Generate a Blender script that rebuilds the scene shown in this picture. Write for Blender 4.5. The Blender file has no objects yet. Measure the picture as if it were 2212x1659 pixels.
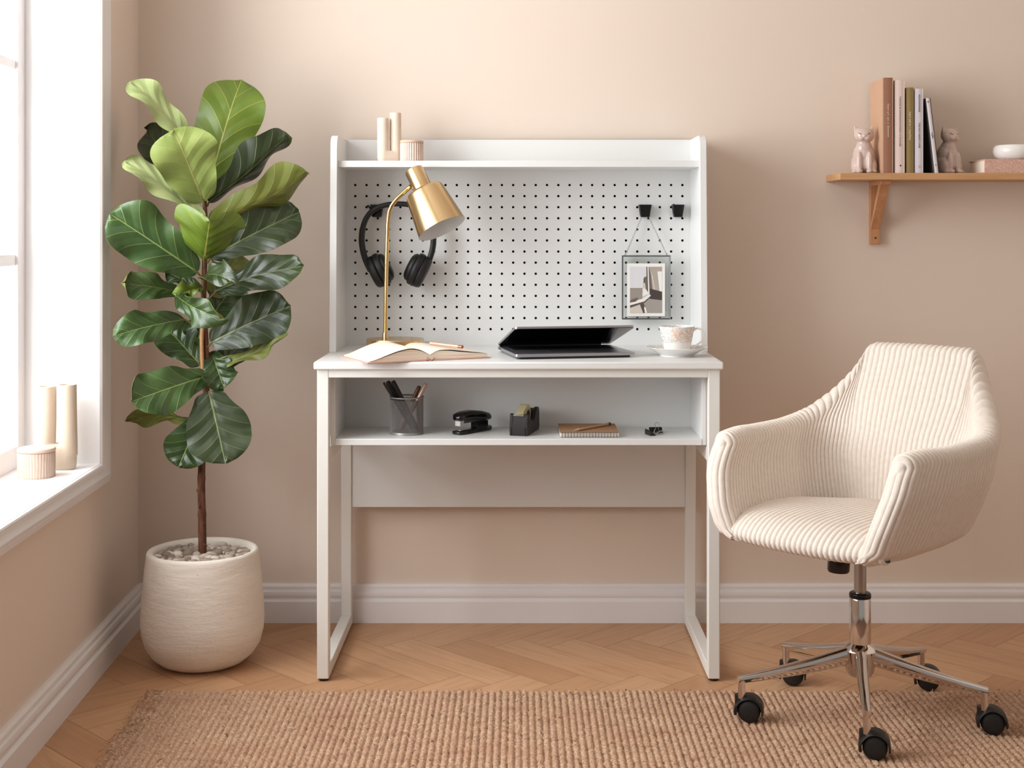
import bpy, math, random
import numpy as np
from mathutils import Vector, Matrix
random.seed(7)
rng = np.random.default_rng(5)
sc = bpy.context.scene
COL = sc.collection
PI = math.pi

# ------------------------------------------------------------------ camera geometry
F_PX, PPX, PPY, CAM_H = 2900.0, 1120.0, 503.0, 1.0932
def pw(px, py, y):
    """the point of the room seen at pixel (px, py) at distance y from the camera plane"""
    return Vector(((px - PPX) * y / F_PX, y, CAM_H - (py - PPY) * y / F_PX))

cam = bpy.data.cameras.new('camera')
cam_o = bpy.data.objects.new('camera', cam)
COL.objects.link(cam_o)
cam_o.location = (0, 0, CAM_H)
cam_o.rotation_euler = (PI / 2, 0, 0)
cam.sensor_width = 36.0
cam.lens = 36.0 * F_PX / 2212.0
cam.shift_x = (1106.0 - PPX) / 2212.0
cam.shift_y = (PPY - 829.5) / 2212.0
cam.clip_start = 0.05
sc.camera = cam_o

# ------------------------------------------------------------------ helpers
def lin(c):
    r = []
    for v in c[:3]:
        v = v / 255.0
        r.append(v / 12.92 if v <= 0.04045 else ((v + 0.055) / 1.055) ** 2.4)
    return (r[0], r[1], r[2], 1.0)

class G:
    """small node-graph helper"""
    def __init__(self, name):
        self.m = bpy.data.materials.new(name)
        self.m.use_nodes = True
        self.t = self.m.node_tree
        self.t.nodes.clear()
        self.out = self.t.nodes.new('ShaderNodeOutputMaterial')
    def n(self, kind, **kw):
        nd = self.t.nodes.new('ShaderNode' + kind)
        for k, v in kw.items():
            if k in nd.inputs:
                self.set(nd.inputs[k], v)
            else:
                setattr(nd, k, v)
        return nd
    def set(self, sock, v):
        if isinstance(v, bpy.types.NodeSocket):
            self.t.links.new(v, sock)
        else:
            sock.default_value = v
    def math(self, op, a, b=None, c=None, clamp=False):
        nd = self.t.nodes.new('ShaderNodeMath')
        nd.operation = op
        nd.use_clamp = clamp
        for i, v in enumerate((a, b, c)):
            if v is not None:
                self.set(nd.inputs[i], v)
        return nd.outputs[0]
    def mix(self, fac, a, b):
        nd = self.t.nodes.new('ShaderNodeMix')
        nd.data_type = 'RGBA'
        self.set(nd.inputs[0], fac)
        self.set(nd.inputs[6], a)
        self.set(nd.inputs[7], b)
        return nd.outputs[2]
    def ramp(self, fac, stops):
        nd = self.t.nodes.new('ShaderNodeValToRGB')
        els = nd.color_ramp.elements
        while len(els) < len(stops):
            els.new(0.5)
        for e, (p, c) in zip(els, stops):
            e.position = p
            e.color = c if len(c) == 4 else (c[0], c[1], c[2], 1)
        self.set(nd.inputs[0], fac)
        return nd.outputs[0]
    def noise(self, vec, scale, detail=3.0, rough=0.5, dist=0.0):
        nd = self.n('TexNoise')
        nd.inputs['Scale'].default_value = scale
        nd.inputs['Detail'].default_value = detail
        nd.inputs['Roughness'].default_value = rough
        nd.inputs['Distortion'].default_value = dist
        if vec is not None:
            self.set(nd.inputs['Vector'], vec)
        return nd.outputs['Fac']
    def coord(self, which='Object'):
        return self.n('TexCoord').outputs[which]
    def mapping(self, vec, scale=(1, 1, 1), loc=(0, 0, 0), rot=(0, 0, 0)):
        nd = self.n('Mapping')
        self.set(nd.inputs['Vector'], vec)
        nd.inputs['Scale'].default_value = scale
        nd.inputs['Location'].default_value = loc
        nd.inputs['Rotation'].default_value = rot
        return nd.outputs[0]
    def bump(self, h, strength=0.3, dist=0.002):
        nd = self.n('Bump')
        nd.inputs['Strength'].default_value = strength
        nd.inputs['Distance'].default_value = dist
        self.set(nd.inputs['Height'], h)
        return nd.outputs[0]
    def bsdf(self, color, rough=0.5, metal=0.0, spec=0.5, normal=None, **kw):
        nd = self.n('BsdfPrincipled')
        self.set(nd.inputs['Base Color'], color)
        self.set(nd.inputs['Roughness'], rough)
        self.set(nd.inputs['Metallic'], metal)
        nd.inputs['Specular IOR Level'].default_value = spec
        if normal is not None:
            self.set(nd.inputs['Normal'], normal)
        for k, v in kw.items():
            self.set(nd.inputs[k.replace('_', ' ')], v)
        return nd.outputs[0]
    def done(self, sh):
        self.t.links.new(sh, self.out.inputs['Surface'])
        return self.m

def simple(name, rgb, rough=0.5, metal=0.0, spec=0.5, bump=None, vary=None, **kw):
    g = G(name)
    col = lin(rgb)
    c = g.coord()
    if vary:
        sc_, amt = vary
        f = g.noise(c, sc_, 4)
        lo = tuple(v * (1 - amt) for v in col[:3]) + (1,)
        hi = tuple(min(1, v * (1 + amt)) for v in col[:3]) + (1,)
        col = g.ramp(f, [(0.3, lo), (0.7, hi)])
    nrm = None
    if bump:
        nrm = g.bump(g.noise(c, bump[0], 4), bump[1], bump[2])
    return g.done(g.bsdf(col, rough, metal, spec, nrm, **kw))

class MB:
    """collects verts and faces of one mesh"""
    def __init__(self):
        self.v, self.f, self.m = [], [], []
    def add(self, V, F, mi=0):
        o = len(self.v)
        self.v += [Vector(p) for p in V]
        self.f += [tuple(i + o for i in q) for q in F]
        self.m += [mi] * len(F)
        return self
    def box(self, a, b, mi=0):
        x0, y0, z0 = a; x1, y1, z1 = b
        V = [(x0, y0, z0), (x1, y0, z0), (x1, y1, z0), (x0, y1, z0), (x0, y0, z1), (x1, y0, z1), (x1, y1, z1), (x0, y1, z1)]
        return self.add(V, [(0, 3, 2, 1), (4, 5, 6, 7), (0, 1, 5, 4), (1, 2, 6, 5), (2, 3, 7, 6), (3, 0, 4, 7)], mi)
    def rings(self, R, cap=True, closed=True, mi=0):
        """loft through rings of equal length"""
        n = len(R[0])
        V = [p for r in R for p in r]
        F = []
        for i in range(len(R) - 1):
            for j in range(n if closed else n - 1):
                k = (j + 1) % n
                F.append((i * n + j, i * n + k, (i + 1) * n + k, (i + 1) * n + j))
        if cap:
            F.append(tuple(range(n - 1, -1, -1)))
            F.append(tuple((len(R) - 1) * n + j for j in range(n)))
        return self.add(V, F, mi)
    def tube(self, path, r, n=12, cap=True, mi=0, closed=False, flat=None, up=None):
        P = [Vector(p) for p in path]
        m = len(P)
        rr = r if isinstance(r, (list, tuple)) else [r] * m
        R = []
        ref = None
        for i in range(m):
            if closed:
                t = (P[(i + 1) % m] - P[i - 1]).normalized()
            else:
                t = (P[min(i + 1, m - 1)] - P[max(i - 1, 0)]).normalized()
            if up is not None:
                ref = Vector(up)
            elif ref is None:
                ref = Vector((0, 0, 1)) if abs(t.z) < 0.9 else Vector((1, 0, 0))
            a = (ref - t * ref.dot(t)).normalized()
            ref = a
            b = t.cross(a)
            fl = flat if flat else (1, 1)
            R.append([P[i] + (a * math.cos(2 * PI * k / n) * fl[0] + b * math.sin(2 * PI * k / n) * fl[1]) * rr[i] for k in range(n)])
        if closed:
            R.append(R[0])
            return self.rings(R, False, True, mi)
        return self.rings(R, cap, True, mi)
    def cyl(self, p0, p1, r0, r1=None, n=24, mi=0):
        return self.tube([p0, p1], [r0, r0 if r1 is None else r1], n, True, mi)
    def lathe(self, prof, c=(0, 0, 0), n=32, M=None, mi=0):
        R = []
        c = Vector(c)
        for r, z in prof:
            ring = []
            for k in range(n):
                a = 2 * PI * k / n
                p = Vector((max(r, 1e-5) * math.cos(a), max(r, 1e-5) * math.sin(a), z))
                ring.append(c + (M @ p if M is not None else p))
            R.append(ring)
        return self.rings(R, True, True, mi)
    def prism(self, poly, a0, a1, axis='y', mi=0):
        """poly in the two other axes (in x,y,z order), extruded along axis"""
        def pt(p, t):
            if axis == 'x': return Vector((t, p[0], p[1]))
            if axis == 'y': return Vector((p[0], t, p[1]))
            return Vector((p[0], p[1], t))
        return self.rings([[pt(p, a0) for p in poly], [pt(p, a1) for p in poly]], True, True, mi)
    def ell(self, c, r, nu=20, nv=12, M=None, mi=0, p=1.0):
        c = Vector(c)
        prof = []
        R = []
        for i in range(nv + 1):
            th = PI * i / nv
            ring = []
            for k in range(nu):
                a = 2 * PI * k / nu
                def sp(v): return math.copysign(abs(v) ** p, v)
                q = Vector((r[0] * sp(max(math.sin(th), 1e-4) * math.cos(a)), r[1] * sp(max(math.sin(th), 1e-4) * math.sin(a)), -r[2] * sp(math.cos(th))))
                ring.append(c + (M @ q if M is not None else q))
            R.append(ring)
        return self.rings(R, True, True, mi)
    def xf(self, M):
        self.v = [M @ p for p in self.v]
        return self

BASE = {}
def base_of(o):
    while o.parent is not None:
        o = o.parent
    return BASE.get(o.name, Vector((0, 0, 0)))

def emit(name, V, F, mats, parent=None, fm=None, smooth=35, bevel=0, uv=None, origin=None):
    """link ONE mesh object; vertices come in room coordinates"""
    me = bpy.data.meshes.new(name)
    o = bpy.data.objects.new(name, me)
    COL.objects.link(o)
    if parent is not None:
        o.parent = parent
        off = base_of(parent)
    else:
        if origin is None:
            arr = np.array([tuple(p) for p in V]) if not isinstance(V, np.ndarray) else V
            off = Vector(((arr[:, 0].min() + arr[:, 0].max()) / 2, (arr[:, 1].min() + arr[:, 1].max()) / 2, arr[:, 2].min()))
        else:
            off = Vector(origin)
        o.location = off
        BASE[o.name] = off.copy()
    if isinstance(V, np.ndarray):
        V2 = V - np.array(off)
        me.vertices.add(len(V2))
        me.vertices.foreach_set('co', V2.astype(np.float32).ravel())
        nf = len(F)
        me.loops.add(nf * 4)
        me.polygons.add(nf)
        me.polygons.foreach_set('loop_start', np.arange(0, nf * 4, 4, dtype=np.int32))
        me.loops.foreach_set('vertex_index', F.astype(np.int32).ravel())
        me.update(calc_edges=True)
    else:
        me.from_pydata([tuple(p - off) for p in V], [], [tuple(q) for q in F])
    for m in (mats if isinstance(mats, (list, tuple)) else [mats]):
        me.materials.append(m)
    if fm is not None:
        me.polygons.foreach_set('material_index', np.array(fm, dtype=np.int32))
    if uv is not None:
        l = me.uv_layers.new(name='UVMap')
        idx = np.empty(len(me.loops), dtype=np.int32)
        me.loops.foreach_get('vertex_index', idx)
        l.data.foreach_set('uv', np.asarray(uv, dtype=np.float32)[idx].ravel())
    me.update()
    if smooth:
        me.polygons.foreach_set('use_smooth', [True] * len(me.polygons))
        if smooth < 180:
            me.set_sharp_from_angle(angle=math.radians(smooth))
    if bevel:
        b = o.modifiers.new('bevel', 'BEVEL')
        b.width = bevel
        b.segments = 3
        b.limit_method = 'ANGLE'
        b.angle_limit = math.radians(40)
        b.use_clamp_overlap = True
    return o

def put(mb, name, mats, parent=None, smooth=35, bevel=0, **kw):
    return emit(name, mb.v, mb.f, mats, parent, mb.m, smooth, bevel, **kw)

def tag(o, label, cat, group=None, kind=None):
    o['label'] = label
    if cat: o['category'] = cat
    if group: o['group'] = group
    if kind: o['kind'] = kind
    return o

def thing(name, label, cat, loc, group=None, kind=None):
    o = bpy.data.objects.new(name, None)
    COL.objects.link(o)
    o.empty_display_size = 0.05
    o.location = loc
    BASE[o.name] = Vector(loc)
    return tag(o, label, cat, group, kind)

def text_obj(s, size, M, name, mat, parent, fit=None, ext=0.00015):
    cu = bpy.data.curves.new('lettering', 'FONT')
    cu.body = s
    cu.size = size
    cu.align_x = 'CENTER'
    cu.align_y = 'CENTER'
    cu.extrude = ext
    cu.resolution_u = 2
    ob = bpy.data.objects.new('lettering', cu)
    COL.objects.link(ob)
    bpy.context.view_layer.update()
    dg = bpy.context.evaluated_depsgraph_get()
    me = bpy.data.meshes.new_from_object(ob.evaluated_get(dg))
    V = [v.co.copy() for v in me.vertices]
    F = [tuple(p.vertices) for p in me.polygons]
    bpy.data.objects.remove(ob)
    bpy.data.curves.remove(cu)
    bpy.data.meshes.remove(me)
    if fit:
        w = max(v.x for v in V) - min(v.x for v in V)
        k = fit / w
        V = [Vector((v.x * k, v.y, v.z)) for v in V]
    return emit(name, [M @ v for v in V], F, mat, parent, None, 0)

def rotz(a):
    return Matrix.Rotation(a, 4, 'Z')
def at(x, y, z, a=0.0):
    return Matrix.Translation((x, y, z)) @ rotz(a)
def smoothstep(a, b, x):
    t = min(1.0, max(0.0, (x - a) / (b - a)))
    return t * t * (3 - 2 * t)
_TAB = {}
def lerp_tab(tab, x):
    """smooth monotone curve through a table of (x, value)"""
    key = id(tab)
    if key not in _TAB:
        xs = [p[0] for p in tab]; ys = [p[1] for p in tab]
        n = len(xs)
        d = [(ys[i + 1] - ys[i]) / (xs[i + 1] - xs[i]) for i in range(n - 1)]
        m = [d[0]] + [0.0 if d[i - 1] * d[i] <= 0 else 2 * d[i - 1] * d[i] / (d[i - 1] + d[i]) for i in range(1, n - 1)] + [d[-1]]
        _TAB[key] = (tab, xs, ys, m)
    _, xs, ys, m = _TAB[key]
    if x <= xs[0]: return ys[0]
    if x >= xs[-1]: return ys[-1]
    i = 0
    while x > xs[i + 1]: i += 1
    h = xs[i + 1] - xs[i]
    t = (x - xs[i]) / h
    return ((1 + 2 * t) * (1 - t) ** 2) * ys[i] + (t * (1 - t) ** 2) * h * m[i] + (t * t * (3 - 2 * t)) * ys[i + 1] + (t * t * (t - 1)) * h * m[i + 1]
# ------------------------------------------------------------------ materials
WALL_C = (230, 214, 200)
g = G('wall_paint')
c = g.coord('Object')
M_WALL = g.done(g.bsdf(lin(WALL_C), 0.85, 0, 0.25, g.bump(g.noise(c, 140, 4), 0.08, 0.001)))
M_CEIL = simple('ceiling_paint', (240, 236, 230), 0.9)
M_TRIM = simple('trim_paint', (236, 232, 232), 0.45)
M_SILL = simple('sill_paint', (246, 244, 244), 0.4)
M_WHITE = simple('white_laminate', (230, 230, 229), 0.38, 0, 0.45)
M_FRAME = simple('white_powder_coat', (231, 229, 224), 0.45)
M_HOLE = simple('hardboard_core', (62, 42, 30), 0.8)
M_BLACK = simple('black_plastic', (15, 14, 15), 0.45, 0, 0.5, (900, 0.1, 0.0003))
M_GLOSSBLACK = simple('gloss_black_plastic', (12, 11, 12), 0.16)
M_RUBBER = simple('black_rubber', (22, 20, 20), 0.7)
M_CHROME = simple('chrome', (226, 222, 220), 0.07, 1.0)
M_STEEL = simple('steel', (185, 183, 182), 0.25, 1.0)
M_DARKSTEEL = simple('mesh_steel', (150, 146, 144), 0.38, 0.45)
M_ALU = simple('aluminium', (176, 174, 180), 0.32, 0.9)
M_GREYMETAL = simple('grey_metal', (104, 104, 104), 0.35, 0.8)
M_CERAMIC = simple('white_china', (243, 240, 236), 0.12, 0, 0.5)
M_ROSE = simple('rose_gold', (218, 178, 156), 0.35, 0.45)
M_PAPER = simple('cream_paper', (247, 233, 215), 0.8)
M_PINKBOARD = simple('pink_bookcloth', (205, 160, 145), 0.7, vary=(600, 0.1))
M_WHITEPAPER = simple('white_paper', (236, 232, 226), 0.8)
M_DARKINK = simple('dark_ink', (42, 40, 44), 0.7)
M_GREYINK = simple('grey_ink', (120, 106, 104), 0.7)
M_CREAMINK = simple('cream_ink', (244, 228, 206), 0.7)
M_KRAFT = simple('kraft_card', (176, 134, 98), 0.8, vary=(300, 0.06))

# brass
M_BRASS = simple('brushed_brass', (212, 182, 138), 0.27, 1.0)
M_BRASSPOL = simple('polished_brass', (222, 184, 122), 0.16, 1.0)

# cream stoneware
g = G('stoneware')
c = g.coord('Object')
M_STONEWARE = g.done(g.bsdf(g.ramp(g.noise(c, 30, 4), [(0.3, lin((230, 213, 195))), (0.7, lin((237, 222, 205)))]), 0.55, 0, 0.4, g.bump(g.noise(c, 300, 3), 0.1, 0.0006)))
M_SILLJAR = simple('sill_jar_clay_dimmed', (204, 180, 164), 0.6, vary=(60, 0.06))  # jar clay darkened in colour to offset the strong window light
M_SILLVASE = simple('sill_vase_clay_dimmed', (212, 194, 174), 0.55, bump=(300, 0.1, 0.0006))  # vase clay too, made darker than the hutch vase against window glare
M_STONEJAR = simple('pink_stoneware', (229, 207, 193), 0.6, vary=(60, 0.06))
M_JARLID = simple('lid_clay', (216, 187, 169), 0.55, vary=(60, 0.06))
M_GLAZE = simple('glazed_ceramic', (212, 190, 180), 0.14, 0, 0.55, vary=(40, 0.05))

# concrete planter, horizontally scraped
g = G('scraped_concrete')
c = g.coord('Object')
h1 = g.math('MULTIPLY', g.noise(g.mapping(c, (14, 14, 80)), 1.0, 5, 0.62, 0.5), g.math('ADD', 0.35, g.noise(c, 9, 2)))
vo = g.n('TexVoronoi'); vo.inputs['Scale'].default_value = 55.0
g.set(vo.inputs['Vector'], g.mapping(c, (1, 1, 1.6)))
pit = g.math('LESS_THAN', vo.outputs['Distance'], 0.11)
pm = g.math('MULTIPLY', pit, g.math('GREATER_THAN', g.noise(c, 16, 2), 0.53))
h2 = g.noise(g.mapping(c, (40, 40, 70)), 1.0, 4)
hh = g.math('SUBTRACT', g.math('ADD', h1, g.math('MULTIPLY', h2, 0.5)), pm)
colr = g.ramp(g.noise(g.mapping(c, (8, 8, 25)), 1.0, 4), [(0.3, lin((229, 219, 207))), (0.7, lin((238, 230, 220)))])
colr = g.mix(g.math('MULTIPLY', pm, 0.45), colr, lin((150, 128, 112)))
M_CONCRETE = g.done(g.bsdf(colr, 0.82, 0, 0.3, g.bump(hh, 0.42, 0.005)))
M_RIM = simple('rim_glaze', (236, 226, 212), 0.35)
g = G('pebbles')
oi = g.n('Attribute', attribute_name='tone')
M_PEBBLE = g.done(g.bsdf(g.ramp(oi.outputs['Fac'], [(0.0, lin((142, 126, 114))), (0.6, lin((186, 172, 158))), (1.0, lin((226, 214, 202)))]), 0.8, 0, 0.3, g.bump(g.noise(g.coord(), 260, 4), 0.4, 0.001)))

# bark
g = G('bark')
c = g.coord('Object')
nb = g.noise(g.mapping(c, (120, 120, 30)), 1.0, 5, 0.6)
M_BARK = g.done(g.bsdf(g.ramp(nb, [(0.3, lin((66, 36, 26))), (0.7, lin((124, 80, 58)))]), 0.75, 0, 0.3, g.bump(nb, 0.6, 0.003)))
M_CANE = simple('cane', (172, 128, 86), 0.6, vary=(60, 0.15))

# leaf materials: veins from the leaf's own length/width coordinates
def leaf_mat(name, blade, blade2, vein, rough, transl, veinmix):
    g = G(name)
    uvn = g.n('UVMap'); uvn.uv_map = 'UVMap'
    sx = g.n('SeparateXYZ'); g.set(sx.inputs[0], uvn.outputs[0])
    u, v = sx.outputs[0], sx.outputs[1]
    av = g.math('ABSOLUTE', v)
    taper = g.math('SUBTRACT', 0.042, g.math('MULTIPLY', u, 0.028))
    mid = g.math('SUBTRACT', 1.0, g.math('DIVIDE', av, taper), clamp=True)
    mid = g.math('MULTIPLY', mid, 2.0, clamp=True)
    t = g.math('SUBTRACT', u, g.math('MULTIPLY', av, 0.42))
    t = g.math('ADD', t, g.math('MULTIPLY', g.math('MULTIPLY', av, av), 0.16))
    t = g.math('ADD', g.math('MULTIPLY', t, 5.0), g.math('MULTIPLY', g.math('GREATER_THAN', v, 0.0), 0.4))
    fr = g.math('ABSOLUTE', g.math('SUBTRACT', g.math('FRACT', t), 0.5))
    lat = g.math('SUBTRACT', 1.0, g.math('DIVIDE', fr, g.math('SUBTRACT', 0.036, g.math('MULTIPLY', av, 0.02))), clamp=True)
    lat = g.math('MULTIPLY', lat, 0.8)
    t3 = g.n('TexVoronoi'); t3.feature = 'DISTANCE_TO_EDGE'; t3.inputs['Scale'].default_value = 13.0
    g.set(t3.inputs['Vector'], uvn.outputs[0])
    net = g.math('MULTIPLY', g.math('SUBTRACT', 1.0, g.math('DIVIDE', t3.outputs['Distance'], 0.05), clamp=True), 0.035)
    vm = g.math('MAXIMUM', g.math('MAXIMUM', mid, lat), net)
    edge = g.math('GREATER_THAN', av, 2.0)
    c = g.coord('Object')
    bl = g.ramp(g.noise(c, 14, 3), [(0.3, lin(blade)), (0.7, lin(blade2))])
    col = g.mix(g.math('MULTIPLY', vm, veinmix), bl, lin(vein))
    quilt = g.math('MULTIPLY', fr, 1.4)
    nrm = g.bump(g.math('ADD', quilt, g.math('MULTIPLY', vm, -0.3)), 0.35, 0.006)
    p = g.bsdf(col, rough, 0, 0.5, nrm)
    tr = g.n('BsdfTranslucent'); g.set(tr.inputs['Color'], g.mix(0.3, col, lin((150, 190, 50))))
    mx = g.n('MixShader'); mx.inputs[0].default_value = transl
    g.t.links.new(p, mx.inputs[1]); g.t.links.new(tr.outputs[0], mx.inputs[2])
    return g.done(mx.outputs[0])
L_DARK = leaf_mat('leaf_dark', (42, 60, 32), (58, 78, 40), (138, 158, 84), 0.27, 0.06, 0.8)
L_MID = leaf_mat('leaf_green', (54, 80, 42), (72, 98, 50), (156, 176, 100), 0.3, 0.1, 0.8)
L_DEEP = leaf_mat('leaf_deep', (42, 54, 32), (56, 68, 40), (126, 140, 80), 0.3, 0.06, 0.75)
L_OLIVE = leaf_mat('leaf_olive_back', (104, 112, 46), (120, 126, 54), (160, 150, 84), 0.5, 0.16, 0.7)
L_YOUNG = leaf_mat('leaf_young_back', (132, 148, 74), (150, 164, 88), (190, 176, 110), 0.5, 0.22, 0.75)
L_PALE = leaf_mat('leaf_pale_back', (168, 182, 118), (182, 194, 132), (206, 206, 150), 0.5, 0.2, 0.75)
L_BRIGHT = leaf_mat('leaf_bright', (94, 116, 36), (110, 130, 46), (184, 182, 92), 0.36, 0.2, 0.75)

# oak floor
g = G('oak_floor')
uvn = g.n('UVMap'); uvn.uv_map = 'UVMap'
at_ = g.n('Attribute', attribute_name='tone')
grain = g.noise(g.mapping(uvn.outputs[0], (5, 70, 1)), 1.0, 5, 0.6, 0.6)
fig = g.noise(g.mapping(uvn.outputs[0], (4, 16, 1)), 1.0, 3, 0.5, 1.2)
col = g.ramp(at_.outputs['Fac'], [(0.0, lin((188, 142, 104))), (0.5, lin((197, 152, 113))), (1.0, lin((206, 162, 124)))])
col = g.mix(g.math('MULTIPLY', g.math('SUBTRACT', grain, 0.42, clamp=True), 1.5, clamp=True), col, lin((170, 124, 90)))
col = g.mix(g.math('MULTIPLY', g.math('SUBTRACT', fig, 0.56, clamp=True), 2.2, clamp=True), col, lin((164, 116, 84)))
M_FLOOR = g.done(g.bsdf(col, 0.42, 0, 0.4, g.bump(grain, 0.15, 0.001)))
M_GROOVE = simple('floor_gap', (120, 82, 58), 0.8)

# pale beech for the wall shelf
def wood(name, a, b, sc_):
    g = G(name)
    c = g.coord('Object')
    gr = g.noise(g.mapping(c, sc_), 1.0, 5, 0.6, 0.5)
    return g.done(g.bsdf(g.ramp(gr, [(0.3, lin(a)), (0.7, lin(b))]), 0.5, 0, 0.4, g.bump(gr, 0.1, 0.0008)))
M_BEECH = wood('beech_board', (192, 144, 98), (210, 164, 118), (5, 60, 60))
M_BEECHV = wood('beech_bracket', (184, 128, 88), (204, 150, 108), (60, 60, 7))
M_PENCIL = wood('bare_pencil_wood', (196, 150, 112), (214, 172, 134), (90, 90, 90))

# jute rug
g = G('jute')
c = g.coord('Object')
n1 = g.noise(g.mapping(c, (5, 9, 1)), 1.0, 4, 0.6)
n2 = g.noise(g.mapping(c, (160, 420, 160)), 1.0, 4, 0.65, 0.8)
n3 = g.noise(g.mapping(c, (8, 46, 1)), 1.0, 3, 0.6, 0.3)
n4 = g.noise(g.mapping(c, (56, 60, 1)), 1.0, 3, 0.5)
ha = g.n('Attribute', attribute_name='hgt')
col = g.ramp(n2, [(0.30, lin((142, 98, 70))), (0.48, lin((210, 166, 132))), (0.72, lin((246, 218, 190)))])
col = g.mix(g.math('MULTIPLY', g.math('SUBTRACT', n1, 0.45, clamp=True), 2.0, clamp=True), col, lin((196, 144, 112)))
col = g.mix(g.math('MULTIPLY', g.math('SUBTRACT', n3, 0.54, clamp=True), 3.4, clamp=True), col, lin((166, 112, 84)))
col = g.mix(g.math('MULTIPLY', g.math('SUBTRACT', n4, 0.62, clamp=True), 8.0, clamp=True), col, lin((112, 68, 46)))
M_JUTE = g.done(g.bsdf(col, 0.95, 0, 0.1, g.bump(n2, 0.9, 0.004), Sheen_Weight=0.15))

# corduroy
g = G('corduroy')
c = g.coord('Object')
nn = g.noise(c, 700, 3)
M_CORD = g.done(g.bsdf(g.ramp(g.noise(c, 90, 3), [(0.3, lin((231, 218, 206))), (0.7, lin((238, 227, 216)))]), 0.92, 0, 0.15, g.bump(nn, 0.25, 0.0012), Sheen_Weight=0.25))

# clear glazing
def glass(name, tint, refl):
    g = G(name)
    tr = g.n('BsdfTransparent'); tr.inputs['Color'].default_value = tint
    gl = g.n('BsdfGlossy'); gl.inputs['Roughness'].default_value = 0.02
    mx = g.n('MixShader'); mx.inputs[0].default_value = refl
    g.t.links.new(tr.outputs[0], mx.inputs[1]); g.t.links.new(gl.outputs[0], mx.inputs[2])
    return g.done(mx.outputs[0])
M_PANE = glass('window_glass', (0.97, 0.98, 0.98, 1), 0.05)
M_FGLASS = glass('frame_glass', (0.925, 0.94, 0.93, 1), 0.05)

# floral cup
def floral(name, z0, z1, ca, cb):
    g = G(name)
    c = g.coord('Object')
    vo = g.n('TexVoronoi'); vo.inputs['Scale'].default_value = 560.0
    g.set(vo.inputs['Vector'], c)
    dots = g.math('LESS_THAN', vo.outputs['Distance'], 0.40)
    sx = g.n('SeparateXYZ'); g.set(sx.inputs[0], c)
    z = sx.outputs[2]
    mid = g.math('ABSOLUTE', g.math('DIVIDE', g.math('SUBTRACT', z, (z0 + z1) / 2), (z1 - z0) / 2))
    n1 = g.noise(c, 120, 2)
    clump = g.math('GREATER_THAN', g.math('ADD', n1, g.math('MULTIPLY', mid, 0.16)), 0.52)
    band = g.math('LESS_THAN', g.math('ADD', mid, g.math('MULTIPLY', g.math('SUBTRACT', n1, 0.5), 0.6)), 1.0)
    # warm blossom patches
    def patch(p, r):
        d = g.n('VectorMath', operation='DISTANCE')
        g.set(d.inputs[0], c); d.inputs[1].default_value = p
        return g.math('SUBTRACT', 1.0, g.math('DIVIDE', d.outputs['Value'], r), clamp=True)
    fl = g.math('MULTIPLY', g.math('MAXIMUM', patch(ca, 0.021), patch(cb, 0.017)), 2.2, clamp=True)
    fl = g.math('MULTIPLY', fl, g.math('MULTIPLY', g.math('SUBTRACT', g.noise(c, 210, 3), 0.34, clamp=True), 3.0, clamp=True))
    tone = g.ramp(g.noise(c, 75, 2), [(0.42, lin((112, 108, 98))), (0.6, lin((150, 138, 112)))])
    col = g.mix(g.math('MULTIPLY', fl, 0.75), lin((243, 240, 236)), lin((236, 172, 132)))
    col = g.mix(g.math('MULTIPLY', g.math('MULTIPLY', g.math('MULTIPLY', dots, clump), band), 0.85), col, tone)
    return g.done(g.bsdf(col, 0.14, 0, 0.5))
M_FLORALCUP = floral('floral_cup', 0.029, 0.069, (-0.004, -0.041, 0.050), (0.022, -0.034, 0.049))
M_FLORALDISH = floral('floral_saucer', 0.0085, 0.0225, (-0.050, -0.025, 0.015), (0.056, -0.02, 0.016))

# patterned lying book
g = G('patterned_cloth')
c = g.coord('Object')
wv = g.noise(g.mapping(c, (120, 120, 120)), 1.0, 2, 0.5, 3.0)
M_PATTERN = g.done(g.bsdf(g.ramp(wv, [(0.46, lin((206, 160, 144))), (0.52, lin((228, 190, 174)))]), 0.7))
M_BOOK_TAN = simple('tan_cover', (200, 160, 132), 0.6, vary=(20, 0.03))
M_BOOK_BROWN = simple('brown_spine', (158, 112, 90), 0.55)
M_BOOK_PINK = simple('pale_pink_cover', (232, 212, 204), 0.55)
M_BOOK_OLIVE = simple('olive_cover', (148, 126, 78), 0.55)
M_BOOK_LILAC = simple('white_lilac_cover', (222, 214, 222), 0.5)
M_BOOK_WHITE = simple('white_cover', (226, 220, 224), 0.45)
M_BOOK_DARK = simple('dark_board', (48, 40, 40), 0.7)
# ------------------------------------------------------------------ the room
YW = 3.785                      # back wall
CX = -1.0715                    # left corner
ND = math.hypot(1.0, 0.0379)
LD = Vector((0.0379 / ND, -1.0 / ND, 0))       # along the left wall, away from the corner
LN = Vector((1.0 / ND, 0.0379 / ND, 0))        # left wall normal, into the room
def LW(s, n, z):
    p = Vector((CX, YW, 0)) + LD * s + LN * n
    p.z = z
    return p
def lbox(mb, s0, s1, n0, n1, z0, z1, mi=0):
    V = [LW(s, n, z) for z in (z0, z1) for (s, n) in ((s0, n0), (s1, n0), (s1, n1), (s0, n1))]
    mb.add(V, [(0, 3, 2, 1), (4, 5, 6, 7), (0, 1, 5, 4), (1, 2, 6, 5), (2, 3, 7, 6), (3, 0, 4, 7)], mi)

H_ROOM = 2.62
S_END = 4.3
WS0, WS1, WZ0, WZ1 = 0.4855, 2.75, 0.525, 2.38

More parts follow.
